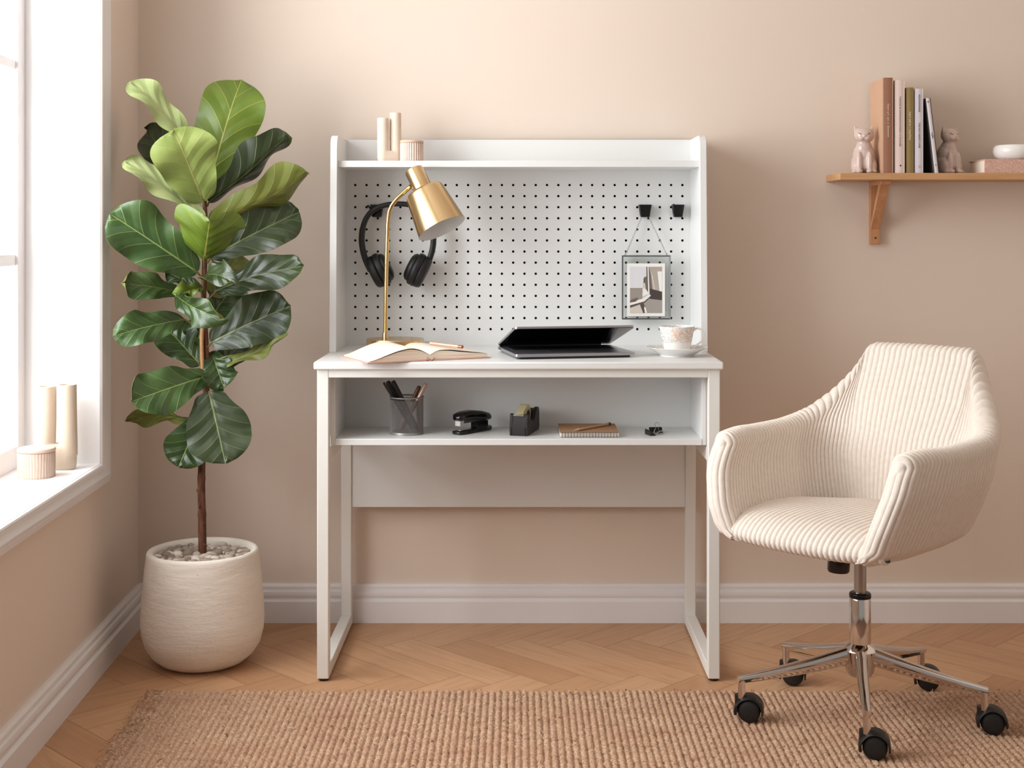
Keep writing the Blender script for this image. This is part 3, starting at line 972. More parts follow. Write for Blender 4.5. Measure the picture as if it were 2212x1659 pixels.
put(m, 'collar', M_BRASS, st, 40)
ax = Vector((-0.433, 0.24, 0.868)).normalized()          # from the mouth of the shade to its top
mouth = pw(955, 493.5, 3.502)
xz = Vector((0, 1, 0)).cross(ax).normalized(); yz = ax.cross(xz)
Ms = (Matrix((xz, yz, ax)).transposed() * 0.977).to_4x4(); Ms.translation = mouth
def lathe_m(prof, M, n=72):
    m = MB(); m.lathe(prof, (0, 0, 0), n); m.xf(M); return m
out = [(0.0672, 0.0), (0.0676, 0.0004), (0.0540, 0.1085), (0.0520, 0.1140), (0.048, 0.1170), (0.027, 0.1180), (0.0262, 0.1190), (0.0258, 0.1780), (0.0245, 0.1822), (0.021, 0.1843), (0, 0.1843)]
m = MB()
n = 72
R = [[Vector((r * math.cos(2 * PI * k / n), r * math.sin(2 * PI * k / n), z)) for k in range(n)] for r, z in out[:-1]]
m.rings(R, False); m.add([p for p in R[-1]], [tuple(range(n))]); m.xf(Ms)
sh = put(m, 'lamp_shade', M_BRASS, lamp, 35)
m = MB()
inn = [(0.0672, 0.0), (0.0530, 0.106), (0.05, 0.111), (0.001, 0.113)]
R = [[Vector((r * math.cos(2 * PI * k / n), r * math.sin(2 * PI * k / n), z)) for k in range(n)] for r, z in inn]
m.rings(R, False); m.xf(Ms)
li = put(m, 'lining', M_WHITE, sh, 60); li['label'] = 'white painted inside of the shade'
m = MB(); m.ell((0, 0, 0.072), (0.022, 0.022, 0.028)); m.xf(Ms)
put(m, 'bulb', simple('frosted_bulb', (240, 238, 232), 0.3), sh, 60)

# ------------------------------------------------------------------ pegboard hooks
def hook(label, pxc, w0=28.0, w1=19.0, ytop=442.0, ybot=469.0, horn=None, name='pegboard_hook'):
    k = 3.73 / F_PX
    c = pw(pxc, 455, 3.73)
    h = thing(name, label, 'hook', (c.x, 3.73, c.z), 'black pegboard hooks')
    z1, z0 = CAM_H - (ytop - PPY) * k, CAM_H - (ybot - PPY) * k
    m = MB()
    hw0, hw1 = w0 * k / 2, w1 * k / 2
    def sec(y, s):
        return [Vector((c.x - hw1 * s, y, z0)), Vector((c.x + hw1 * s, y, z0)), Vector((c.x + hw0 * s, y, z1)), Vector((c.x - hw0 * s, y, z1))]
    # back plate against the board and a lip standing off it, joined at the bottom
    m.rings([sec(3.7475, 1.0), sec(3.7435, 1.0)])
    m.rings([sec(3.7275, 1.0), sec(3.7235, 0.96)])
    zb = z0 + 0.006
    m.add([Vector((c.x - hw1, 3.7435, z0)), Vector((c.x + hw1, 3.7435, z0)), Vector((c.x + hw1, 3.7275, z0)), Vector((c.x - hw1, 3.7275, z0)),
           Vector((c.x - hw1, 3.7435, zb)), Vector((c.x + hw1, 3.7435, zb)), Vector((c.x + hw1, 3.7275, zb)), Vector((c.x - hw1, 3.7275, zb))],
          [(0, 3, 2, 1), (4, 5, 6, 7), (0, 1, 5, 4), (1, 2, 6, 5), (2, 3, 7, 6), (3, 0, 4, 7)])
    pl = put(m, 'hook_plate', M_GLOSSBLACK, h, 35, 0.0012)
    m = MB(); m.cyl((c.x, 3.7475, z1 - 0.012), (c.x, 3.752, z1 - 0.012), 0.0026, n=12)
    put(m, 'peg', M_BLACK, h)
    return h
hook('black tapered hook on the pegboard holding the framed photo', 1393.7)
h2 = hook('empty black tapered hook near the right edge of the pegboard', 1465.0, 27, 18)
m = MB(); m.ell(pw(1455.5, 442.5, 3.722), (0.0035, 0.003, 0.003)); put(m, 'pin', M_GLOSSBLACK, h2)
h3 = hook('black hook at the left of the pegboard carrying the headphones', 813.5)
hp = [pw(795, 444, 3.735), pw(800, 450, 3.722), pw(808, 454.5, 3.713), pw(818, 455, 3.713)]
m = MB(); m.tube(hp, [0.0022, 0.0028, 0.0034, 0.0036], 10); put(m, 'horn', M_GLOSSBLACK, h3, 60)
m = MB(); m.cyl(pw(793.5, 446, 3.738), pw(793.5, 446, 3.75), 0.0026, n=12); put(m, 'peg', M_BLACK, h3)

# ------------------------------------------------------------------ headphones
HY = 3.694
hd = thing('headphones', 'black over-ear headphones hanging on the pegboard behind the brass lamp', 'headphones', tuple(pw(860, 617, HY)))
arc = [(801, 585), (790.5, 563), (784, 540), (781.5, 515), (785, 488), (795, 466), (812, 450.5), (836, 442.5), (860, 440.5), (885, 443), (908, 454), (925, 471), (934.5, 493), (936.5, 518), (933.5, 542), (925, 568), (919, 583)]
def catmull(P, n=5):
    out = []
    for i in range(len(P) - 1):
        p0, p1, p2, p3 = P[max(i - 1, 0)], P[i], P[i + 1], P[min(i + 2, len(P) - 1)]
        for k in range(n):
            t = k / n
            out.append(tuple(0.5 * ((2 * b) + (c - a) * t + (2 * a - 5 * b + 4 * c - d) * t * t + (3 * b - a - 3 * c + d) * t ** 3) for a, b, c, d in zip(p0, p1, p2, p3)))
    out.append(tuple(P[-1]))
    return out
ac = catmull(arc)
def band(lo, hi, th, wd, name, mat, parent):
    seg = ac[int(lo * (len(ac) - 1)):int(hi * (len(ac) - 1)) + 1]
    P = [pw(x, y, HY) for x, y in seg]
    R = []
    for i, p in enumerate(P):
        t = (P[min(i + 1, len(P) - 1)] - P[max(i - 1, 0)]).normalized()
        nn = Vector((t.z, 0, -t.x))
        ring = []
        for k in range(16):
            a = 2 * PI * k / 16
            ca, sa = math.cos(a), math.sin(a)
            ring.append(p + nn * (th / 2 * math.copysign(abs(ca) ** 0.6, ca)) + Vector((0, wd / 2 * math.copysign(abs(sa) ** 0.6, sa), 0)))
        R.append(ring)
    m = MB(); m.rings(R)
    return put(m, name, mat, parent, 50)
hb = band(0.18, 0.83, 0.0145, 0.026, 'headband', M_BLACK, hd)
band(0.0, 0.24, 0.0165, 0.020, 'yoke', M_BLACK, hd)
band(0.77, 1.0, 0.0165, 0.020, 'yoke', M_BLACK, hd)
def cup(cx, cy, s):
    c = pw(cx, cy, HY - 0.002)
    root = None
    T = Matrix.Rotation(s * math.radians(26), 4, 'Y')
    Mx = Matrix.Translation(c) @ T
    def disc(tab, rz, ry):
        m = MB(); R = []
        n = 44
        for x, q in tab:
            R.append([Vector((x * -s, ry * q * math.cos(2 * PI * k / n), rz * q * math.sin(2 * PI * k / n))) for k in range(n)])
        m.rings(R); m.xf(Mx); return m
    sh_ = put(disc([(0.0125, 0.90), (0.0135, 0.97), (0.017, 1.0), (0.022, 0.96), (0.0275, 0.82), (0.0305, 0.62), (0.0315, 0.3)], 0.0405, 0.034), 'ear_cup', M_BLACK, hd, 50)
    put(disc([(-0.0055, 0.86), (-0.0045, 0.95), (-0.001, 0.99), (0.006, 1.0), (0.0105, 0.985), (0.0135, 0.93), (0.0142, 0.86)], 0.0468, 0.040), 'ear_pad', M_PAD, sh_, 50)
    put(disc([(-0.0265, 0.70), (-0.0262, 0.80), (-0.0235, 0.90), (-0.018, 0.955), (-0.010, 0.985), (-0.0065, 0.965), (-0.005, 0.88)], 0.0468, 0.040), 'ear_cushion', M_PAD, sh_, 50)
M_PAD = simple('leatherette', (19, 18, 20), 0.48)
cup(820.5, 583, -1)
cup(902.5, 583, 1)

# ------------------------------------------------------------------ hanging frame
FY = 3.722
k = FY / F_PX
fr_ = thing('picture_frame', 'thin grey metal frame with clear glass and a small photo, hanging by a chain', 'picture frame', tuple(pw(1396, 690, FY)))
fx0, fz1 = pw(1343.4, 551.6, FY).x, pw(1343.4, 551.6, FY).z
fx1, fz0 = pw(1448.6, 690, FY).x, pw(1448.6, 690, FY).z
m = MB()
t = 0.0036
PRF = [(0, 0.006), (t, 0.006), (t, -0.004), (0.001, -0.006), (0, -0.005)]
def fc(x, z, sx, szz): return [Vector((x + sx * a, FY + b, z + szz * a)) for a, b in PRF]
m.rings([fc(fx0, fz0, 1, 1), fc(fx1, fz0, -1, 1), fc(fx1, fz1, -1, -1), fc(fx0, fz1, 1, -1), fc(fx0, fz0, 1, 1)], False)
put(m, 'frame_border', M_GREYMETAL, fr_, 35)
m = MB(); m.box((fx0 + 0.002, FY - 0.001, fz0 + 0.002), (fx1 - 0.002, FY + 0.001, fz1 - 0.002)); put(m, 'glass', M_FGLASS, fr_, 0)
def zq(x, y):      # position inside the frame read at 10.37 times size
    return pw(1335 + x / 10.37, 540 + y / 10.37, FY)
# backing print: white border then tonal shapes of a bright room corner
y_p = 0.0004
def flat(poly, lay):
    return [Vector((zq(x, y).x, FY - 0.0016 - lay * 0.00006, zq(x, y).z)) for x, y in poly]
m = MB()
A = zq(200, 1480); B = zq(1050, 300)
m.box((A.x, FY - 0.0016, A.z), (B.x, FY - 0.0011, B.z))
mt = put(m, 'photo_border', M_WHITEPAPER, fr_, 0)
tones = {'sky': (216, 213, 216), 'grey': (150, 140, 130), 'white': (232, 228, 224), 'brown': (88, 70, 62), 'curtain': (172, 160, 148), 'dark': (66, 56, 50), 'floor': (158, 149, 142), 'cream': (206, 194, 182), 'shade': (112, 98, 90)}
tm = {q: simple('print_' + q, c, 0.6) for q, c in tones.items()}
names = list(tm)
shapes = [('sky', [(268, 1412), (985, 1412), (985, 375), (268, 375)]),
          ('grey', [(268, 1110), (545, 1110), (545, 850), (268, 850)]),
          ('cream', [(545, 1110), (640, 1110), (640, 600), (560, 620)]),
          ('curtain', [(680, 940), (985, 940), (985, 375), (680, 375)]),
          ('shade', [(690, 920), (770, 900), (735, 560), (690, 375)]),
          ('cream', [(800, 890), (830, 890), (780, 600), (730, 450)]),
          ('white', [(930, 925), (985, 925), (985, 480), (880, 480)]),
          ('dark', [(705, 1100), (985, 1135), (985, 935), (705, 860)]),
          ('floor', [(560, 1412), (985, 1412), (985, 1125), (680, 1090), (560, 1180)]),
          ('brown', [(640, 930), (668, 930), (655, 375), (636, 375)]),
          ('white', [(675, 985), (705, 985), (680, 375), (658, 375)]),
          ('brown', [(572, 740), (604, 735), (596, 620), (574, 630)]),
          ('shade', [(620, 860), (650, 900), (650, 590), (590, 600)]),
          ('white', [(545, 1040), (690, 985), (640, 900), (560, 850)]),
          ('shade', [(268, 1180), (440, 1120), (440, 1060), (268, 1120)]),
          ('white', [(268, 1240), (590, 1150), (735, 1020), (700, 985), (540, 1090), (268, 1185)]),
          ('brown', [(268, 1290), (600, 1175), (735, 1045), (735, 1020), (590, 1150), (268, 1240)]),
          ('cream', [(268, 1412), (560, 1412), (490, 1230), (268, 1300)]),
          ('brown', [(560, 1412), (640, 1412), (570, 1190), (490, 1210)]),
          ('white', [(600, 1412), (650, 1412), (620, 1290), (580, 1270)]),
          ('dark', [(310, 1170), (410, 1145), (400, 1125), (330, 1145)])]
m = MB()
for i, (nm, poly) in enumerate(shapes):
    P = flat(poly, i + 2)
    m.add(P, [tuple(range(len(P)))], names.index(nm))
put(m, 'photo', [tm[q] for q in names], mt, 0)
def chain(a, b, n):
    m = MB()
    d = (b - a)
    u = d.normalized(); yv = Vector((0, 1, 0)); w = u.cross(yv)
    for i in range(n):
        c = a + d * ((i + 0.5) / n)
        L = d.length / n * 0.68
        s1 = w if i % 2 == 0 else yv
        pts = [c + u * (L * math.cos(q)) + s1 * (0.0019 * math.sin(q)) for q in [2 * PI * t_ / 10 for t_ in range(10)]]
        m.tube(pts, 0.00062, 6, False, closed=True, up=(s1.cross(u)))
    return m
for a, b in (((1351, 551), (1385.5, 470)), ((1441, 551), (1402.0, 470))):
    put(chain(pw(a[0], a[1], FY), pw(b[0], b[1], FY + 0.010), 26), 'chain', M_STEEL, fr_, 60)
for a in ((1351, 551), (1441, 551)):
    m = MB()
    c = pw(a[0], a[1] - 1, FY)
    m.tube([c + Vector((0.0022 * math.cos(q), 0, 0.0022 * math.sin(q))) for q in [2 * PI * t_ / 12 for t_ in range(12)]], 0.0006, 6, False, closed=True, up=(0, 1, 0))
    put(m, 'hanging_loop', M_STEEL, fr_, 60)

# ------------------------------------------------------------------ teacup
TX, TY = 0.404, 3.425
m = MB()
m.lathe([(0, 0.0015), (0.038, 0.0015), (0.039, 0), (0.043, 0), (0.0435, 0.003), (0.060, 0.0125), (0.0755, 0.0205), (0.079, 0.0225), (0.0785, 0.0232), (0.073, 0.0205), (0.058, 0.0135), (0.043, 0.0075), (0.034, 0.006), (0, 0.006)], (TX, TY, DT), 72)
m.m = [1 if 9 * 72 <= q_ < 12 * 72 else 0 for q_ in range(len(m.f))]
tag(put(m, 'saucer', [M_CERAMIC, M_FLORALDISH], None, 40, origin=(TX, TY, DT)), 'white saucer with a speckled floral rim, under the teacup', 'saucer')
cz = DT + 0.0062
cupo = thing('teacup', 'white china teacup with speckled floral band, on its saucer', 'cup', (TX, TY, cz))
m = MB()
m.lathe([(0, 0.002), (0.028, 0.002), (0.0285, 0), (0.0315, 0), (0.0325, 0.003), (0.0345, 0.014), (0.0375, 0.030), (0.0415, 0.050), (0.0455, 0.0690), (0.0452, 0.0696), (0.0444, 0.0690), (0.040, 0.050), (0.036, 0.030), (0.032, 0.012), (0.026, 0.006), (0, 0.005)], (TX, TY, cz), 64)
put(m, 'cup_body', M_FLORALCUP, cupo, 40)
hx = [(0.0405, 0.0580), (0.0480, 0.0635), (0.0570, 0.0640), (0.0650, 0.0575), (0.0670, 0.0460), (0.0625, 0.0330), (0.0530, 0.0235), (0.0440, 0.0175), (0.0355, 0.0150)]
hx = catmull(hx, 5)
ha_ = -0.12
P = [Vector((TX + a * math.cos(ha_), TY + a * math.sin(ha_), cz + b)) for a, b in hx]
m = MB(); m.tube(P, [0.0030 - 0.0006 * math.sin(PI * i / (len(P) - 1)) for i in range(len(P))], 14)
put(m, 'handle', M_CERAMIC, cupo, 60)

# ------------------------------------------------------------------ laptop
LM = at(0.119, 3.467, DT, math.radians(11.5))
lap = thing('laptop', 'silver laptop with its dark lid half shut, on the desk between notebook and teacup', 'laptop', (0.119, 3.467, DT))
def lpart(m, name, mat, parent, sm=40, bev=0):
    m.xf(LM); return put(m, name, mat, parent, sm, bev)
W2, D2 = 0.154, 0.1225
def slab(w2, y0, y1, z0, z1, rc=0.009):
    P = []
    for cx, cy, a0 in ((w2 - rc, y1 - rc, 0), (-w2 + rc, y1 - rc, PI / 2), (-w2 + rc, y0 + rc, PI), (w2 - rc, y0 + rc, 1.5 * PI)):
        for q in range(7):
            a = a0 + q * PI / 12
            P.append((cx + rc * math.cos(a), cy + rc * math.sin(a)))
    m = MB(); m.prism(P, z0, z1, 'z'); return m
b_ = lpart(slab(W2, -D2, D2, 0.006, 0.0135), 'base', M_ALU, lap, 40, 0.0015)
lpart(slab(W2 - 0.008, -D2 + 0.012, D2 - 0.004, 0.0, 0.007), 'underside', M_GLOSSBLACK, b_, 40, 0.001)
m = MB(); m.box((-0.132, -0.005, 0.0135), (0.132, 0.092, 0.0141)); lpart(m, 'keyboard', M_BLACK, b_)
m = MB(); m.box((-0.052, -0.108, 0.0134), (0.052, -0.022, 0.0138)); lpart(m, 'trackpad', simple('trackpad_grey', (120, 118, 122), 0.3, 0.5), b_)
m = MB()
for q in range(3):
    m.box((-W2 - 0.0003, 0.068 + q * 0.012, 0.0082), (-W2 + 0.001, 0.076 + q * 0.012, 0.0115))
lpart(m, 'port', M_BLACK, b_)
th = math.radians(14.5)
# lid swings up about the back edge: mirrored so that its free edge points forward
LH = Matrix.Translation((0, D2 - 0.004, 0.0155)) @ Matrix.Rotation(-th, 4, 'X') @ Matrix.Translation((0, -(D2 - 0.004), 0))
def lid(m, name, mat, parent, bev=0):
    m.xf(LH); return lpart(m, name, mat, parent, 40, bev)
ld = lid(slab(W2, -D2, D2 - 0.004, 0.0, 0.0055), 'lid', M_ALU, lap, 0.001)
lid(slab(W2 - 0.001, -D2 + 0.001, D2 - 0.006, -0.0012, 0.0002), 'screen', simple('screen_glass', (6, 6, 7), 0.08), ld)
m = MB(); m.cyl((-0.148, D2 - 0.004, 0.0135), (0.128, D2 - 0.004, 0.0135), 0.0052, n=16); lpart(m, 'hinge', M_GLOSSBLACK, lap)

# ------------------------------------------------------------------ open notebook with pen
NM = at(-0.2166, 3.287, DT, math.radians(26.5))
nb_ = thing('open_notebook', 'open pink-covered notebook with blank cream pages at the front left of the desk', 'notebook', (-0.2166, 3.287, DT))
NW, NH = 0.160, 0.190
def npart(m, name, mat, parent, sm=40, bev=0):
    m.xf(NM); return put(m, name, mat, parent, sm, bev)
m = MB(); m.box((-NW - 0.003, -0.002, 0.0), (-0.008, NH + 0.002, 0.0028)); npart(m, 'cover', M_PINKBOARD, nb_, 35, 0.0008)
m = MB(); m.box((0.008, -0.002, 0.0), (NW + 0.003, NH + 0.002, 0.0028)); npart(m, 'cover', M_PINKBOARD, nb_, 35, 0.0008)
m = MB()
q = [(0.0095 * math.cos(a), 0.0098 + 0.0098 * -math.sin(a)) for a in [PI * i / 12 for i in range(13)]]
q2 = [(0.0075 * math.cos(a), 0.0098 + 0.0078 * -math.sin(a)) for a in [PI * i / 12 for i in range(12, -1, -1)]]
m.prism([(x, z) for x, z in q + q2], -0.002, NH + 0.002, 'y'); npart(m, 'spine', M_PINKBOARD, nb_, 50)
LT = [(-0.157, 0.0045), (-0.145, 0.0062), (-0.11, 0.0160), (-0.075, 0.0255), (-0.05, 0.0290), (-0.03, 0.0270), (-0.012, 0.0205), (0.0, 0.0145)]
RT = [(0.0, 0.0145), (0.012, 0.0205), (0.028, 0.0240), (0.05, 0.0230), (0.08, 0.0190), (0.12, 0.0150), (0.150, 0.0125), (0.157, 0.0112)]
def block(tab, name, lift):
    m = MB(); R = []
    n = 30
    x0, x1 = tab[0][0], tab[-1][0]
    for j in range(9):
        y = 0.003 + (NH - 0.006) * j / 8
        kf = 1.0 + lift * j / 8
        top = [Vector((x0 + (x1 - x0) * i / n, y, lerp_tab(tab, x0 + (x1 - x0) * i / n) * kf)) for i in range(n + 1)]
        bot = [Vector((x1, y, 0.003)), Vector((x0, y, 0.003))]
        R.append(top + bot)
    m.rings(R)
    return npart(m, name, M_PAGES, nb_, 45)
g = G('page_edges')
c = g.coord('Object')
sx_ = g.n('SeparateXYZ'); g.set(sx_.inputs[0], c)
ge = g.n('NewGeometry')
sn = g.n('SeparateXYZ'); g.set(sn.inputs[0], ge.outputs['Normal'])
lines = g.noise(g.mapping(c, (6, 6, 900)), 1.0, 2, 0.6)
sidef = g.math('LESS_THAN', g.math('ABSOLUTE', sn.outputs[2]), 0.4)
colp = g.mix(g.math('MULTIPLY', sidef, g.math('MULTIPLY', g.math('SUBTRACT', lines, 0.45, clamp=True), 3.0, clamp=True)), lin((247, 233, 215)), lin((206, 168, 138)))
M_PAGES = g.done(g.bsdf(colp, 0.8))
block(LT, 'page_block', 0.18)
block(RT, 'page_block', 0.10)
def leaf_sheet(tab, dz, y1):
    m = MB(); n = 26
    x0, x1 = tab[0][0] * 0.99, tab[-1][0] * 0.99
    R = []
    for y in (0.001, NH * 0.5, y1):
        R.append([Vector((x0 + (x1 - x0) * i / n, y, lerp_tab(tab, x0 + (x1 - x0) * i / n) * (1 + 0.15 * y / NH) + dz * math.sin(PI * i / n) + 0.0006)) for i in range(n + 1)])
    m.rings(R, False, False); npart(m, 'loose_page', M_PAPER, nb_, 60)
leaf_sheet(LT, 0.0030, NH - 0.002)
leaf_sheet(RT, 0.0025, NH - 0.002)
# pen lying across the right page
a = NM.inverted() @ Vector((pw(914, 745.5, 3.43))); a = pw(916, 746, 3.425); b = pw(999, 757.5, 3.348)
a.z = DT + 0.0345; b.z = DT + 0.0290
pen = thing('pen', 'rose gold pen lying on the right page of the open notebook', 'pen', tuple((a + b) / 2))
u = (b - a).normalized()
m = MB(); m.tube([a + u * 0.022, b - u * 0.012], 0.0042, 14); put(m, 'barrel', M_ROSE, pen, 60)
m = MB(); m.tube([a, a + u * 0.003, a + u * 0.023], [0.0008, 0.0016, 0.0041], 14); put(m, 'tip', M_ALU, pen, 60)
m = MB(); m.tube([b - u * 0.0125, b], 0.0043, 14); put(m, 'cap_end', simple('copper_end', (170, 112, 88), 0.35, 0.6), pen, 60)

# ------------------------------------------------------------------ shelf under the desktop
SZ = 0.5868
# mesh pen cup
PCX, PCY, PCR, PCH = -0.282, 3.388, 0.0412, 0.0925
pc = thing('pen_cup', 'grey wire mesh pen cup on the shelf under the desktop', 'pen cup', (PCX, PCY, SZ))
m = MB()
NC, NR = 62, 44
for j in range(NR + 1):
    for i in range(NC):
        a = 2 * PI * (i + (0.5 if j % 2 else 0)) / NC
        m.v.append(Vector((PCX + PCR * math.cos(a), PCY + PCR * math.sin(a), SZ + 0.004 + (PCH - 0.008) * j / NR)))
for j in range(0, NR - 1):
    for i in range(NC):
        o0 = j * NC; o1 = (j + 1) * NC; o2 = (j + 2) * NC
        if j % 2 == 0:
            L_, R_ = o1 + (i - 1) % NC, o1 + i
        else:
            L_, R_ = o1 + i, o1 + (i + 1) % NC
        m.f.append((o0 + i, R_, o2 + i, L_)); m.m.append(0)
ms = put(m, 'wire_mesh', M_DARKSTEEL, pc, 0)
w = ms.modifiers.new('wires', 'WIREFRAME'); w.thickness = 0.00150; w.use_replace = True; w.use_even_offset = False
m = MB(); m.lathe([(PCR - 0.001, 0), (PCR + 0.0014, 0), (PCR + 0.0016, 0.005), (PCR + 0.0006, 0.0065), (PCR - 0.001, 0.006)], (PCX, PCY, SZ), 64)
m.lathe([(0, 0.001), (PCR, 0.001), (PCR, 0.002), (0, 0.002)], (PCX, PCY, SZ), 40)
put(m, 'base_ring', M_DARKSTEEL, pc, 40)
m = MB(); m.tube([(PCX + (PCR + 0.001) * math.cos(q), PCY + (PCR + 0.001) * math.sin(q), SZ + PCH) for q in [2 * PI * t_ / 64 for t_ in range(64)]], 0.0021, 10, closed=True, up=(0, 0, 1))
put(m, 'rim', M_DARKSTEEL, pc, 60)
def cup_pen(label, top, bot, dy0, dy1, r, mat, capmat, clip):
    a = pw(top[0], top[1], PCY + dy0); b = pw(bot[0], bot[1], PCY + dy1); b.z = SZ + 0.004 + r
    p_ = thing('pen', label, 'pen', tuple(b), 'pens standing in the mesh cup')
    u = (b - a).normalized()
    L = (b - a).length
    m = MB(); m.tube([a + u * L * 0.36, b - u * 0.012, b], [r, r, r * 0.3], 14); put(m, 'barrel', mat, p_, 60)
    m = MB(); m.tube([a, a + u * 0.0012, a + u * 0.004, a + u * L * 0.37], [r * 0.6, r * 0.95, r * 1.08, r * 1.08], 14); cpp = put(m, 'cap', capmat, p_, 60)
    if clip:
        m = MB(); s = Vector((0, -1, 0)); s = (s - u * s.dot(u)).normalized()
        m.tube([a + s * r * 1.0 + u * 0.002, a + s * r * 1.6 + u * 0.004, a + s * r * 1.45 + u * 0.032], 0.0011, 8); put(m, 'clip', mat if clip == 1 else M_ALU, cpp, 60)
M_PENBLK = simple('pen_black', (26, 23, 23), 0.35)
cup_pen('thin black pen in the mesh cup, leaning furthest left', (828.5, 826), (893, 930), -0.004, -0.018, 0.0030, M_PENBLK, M_PENBLK, 0)
cup_pen('thick black pen in the mesh cup, between the two other black ones', (837, 823.5), (897, 930), 0.006, 0.012, 0.0055, M_PENBLK, M_PENBLK, 0)
cup_pen('thick black pen in the mesh cup, nearest the middle of the cup', (848.5, 822.5), (903, 930), -0.006, 0.002, 0.0052, M_PENBLK, M_PENBLK, 1)
M_COPPER = simple('dark_copper', (98, 64, 50), 0.4, 0.3)
cup_pen('pinkish pen with dark top in the mesh cup, the shorter of two', (906.5, 834), (862, 930), 0.010, 0.015, 0.0049, M_ROSE, M_COPPER, 0)
cup_pen('rose gold pen with a shiny clip in the mesh cup, leaning furthest right', (921, 828.5), (868, 930), -0.002, 0.000, 0.0047, M_COPPER, M_ROSE, 2)

# stapler
SM = at(-0.1545, 3.366, SZ, math.radians(52))
stp = thing('stapler', 'black stapler standing open on the shelf under the desktop', 'stapler', (-0.1545, 3.366, SZ))
def spart(m, name, mat, parent, sm=40, bev=0):
    m.xf(SM); return put(m, name, mat, parent, sm, bev)
def beam(tab, w):
    """tab: (x, z0, z1, halfwidth)"""
    m = MB(); R = []
    for x, z0, z1, hw in tab:
        ring = []
        for k in range(16):
            a = 2 * PI * k / 16
            ca, sa = math.cos(a), math.sin(a)
            ring.append(Vector((x, hw * math.copysign(abs(ca) ** 0.55, ca), (z0 + z1) / 2 + (z1 - z0) / 2 * math.copysign(abs(sa) ** 0.55, sa))))
        R.append(ring)
    m.rings(R); return m
spart(beam([(-0.004, 0.002, 0.0075, 0.010), (0.0, 0.0, 0.010, 0.0155), (0.03, 0, 0.0105, 0.0165), (0.10, 0, 0.0105, 0.0155), (0.122, 0, 0.012, 0.014), (0.127, 0.001, 0.009, 0.010)], 0), 'base', M_GLOSSBLACK, stp, 50)
m = MB(); m.box((0.004, -0.009, 0.0098), (0.05, 0.009, 0.0112)); spart(m, 'anvil', M_STEEL, stp, 35, 0.0005)
tp = spart(beam([(-0.003, 0.037, 0.045, 0.009), (0.002, 0.034, 0.0520, 0.0155), (0.02, 0.0345, 0.0565, 0.0165), (0.05, 0.0325, 0.0575, 0.016), (0.09, 0.028, 0.052, 0.0155), (0.115, 0.026, 0.045, 0.0145), (0.124, 0.027, 0.039, 0.011)], 0), 'top_arm', M_GLOSSBLACK, stp, 50)
m = MB(); m.box((0.003, -0.0085, 0.0215), (0.018, 0.0085, 0.037)); spart(m, 'staple_head', simple('bright_steel', (206, 202, 198), 0.3, 0.3), stp, 35, 0.0005)
m = MB(); m.box((0.018, -0.0065, 0.0265), (0.112, 0.0065, 0.034)); spart(m, 'magazine', M_STEEL, stp, 35, 0.0005)
m = MB(); m.box((0.066, -0.010, 0.008), (0.112, 0.010, 0.026)); spart(m, 'hinge_block', M_GLOSSBLACK, stp, 35, 0.001)

# tape dispenser
TM = at(0.0005, 3.347, SZ, math.radians(76))
td = thing('tape_dispenser', 'black desk tape dispenser loaded with pale tape on the shelf under the desktop', 'tape dispenser', (0.0005, 3.347, SZ))
def tpart(m, name, mat, parent, sm=40, bev=0):
    m.xf(TM); return put(m, name, mat, parent, sm, bev)
wall_prof = [(0.0, 0.0), (0.124, 0.0), (0.128, 0.012), (0.126, 0.052), (0.119, 0.059), (0.104, 0.060), (0.094, 0.053), (0.080, 0.036), (0.066, 0.028), (0.052, 0.029), (0.036, 0.040), (0.022, 0.050), (0.008, 0.055), (0.0025, 0.053), (-0.003, 0.02)]
core_prof = [(0.0, 0.0), (0.124, 0.0), (0.127, 0.012), (0.126, 0.050), (0.118, 0.056), (0.104, 0.050), (0.09, 0.020), (0.03, 0.020), (0.012, 0.046), (0.003, 0.050), (-0.003, 0.02)]
M_DISP = simple('dispenser_plastic', (34, 28, 28), 0.5)
m = MB(); m.prism(core_prof, -0.0205, 0.0205, 'y'); tb = tpart(m, 'body', M_DISP, td, 40, 0.001)
for s in (-1, 1):
    m = MB(); y0, y1 = sorted((s * 0.0145, s * 0.0235)); m.prism(wall_prof, y0, y1, 'y'); tpart(m, 'side_cheek', M_DISP, tb, 40, 0.0016)
m = MB(); m.box((-0.001, -0.0135, 0.049), (0.007, 0.0135, 0.053)); tpart(m, 'cutter', M_STEEL, td, 35, 0.0004)
m = MB()
RM = Matrix.Translation((0.060, 0, 0.041)) @ Matrix.Rotation(PI / 2, 4, 'X')
m.lathe([(0.016, -0.0095), (0.0315, -0.0095), (0.0315, 0.0095), (0.016, 0.0095), (0.016, -0.0095)], (0, 0, 0), 48); m.xf(RM)
rl = tpart(m, 'tape_roll', simple('tape', (206, 196, 150), 0.3), td, 40)
m = MB(); m.lathe([(0, -0.0105), (0.0165, -0.0105), (0.0165, 0.0105), (0, 0.0105)], (0, 0, 0), 32); m.xf(RM); tpart(m, 'reel', M_BLACK, rl)
tl = MB()
R = []
for s in (-1, 1):
    R.append([Vector((0.043, s * 0.0095, 0.0680)), Vector((0.004, s * 0.0095, 0.0536))])
tl.rings(R, False, False); tpart(tl, 'tape_tail', rl.data.materials[0], rl)

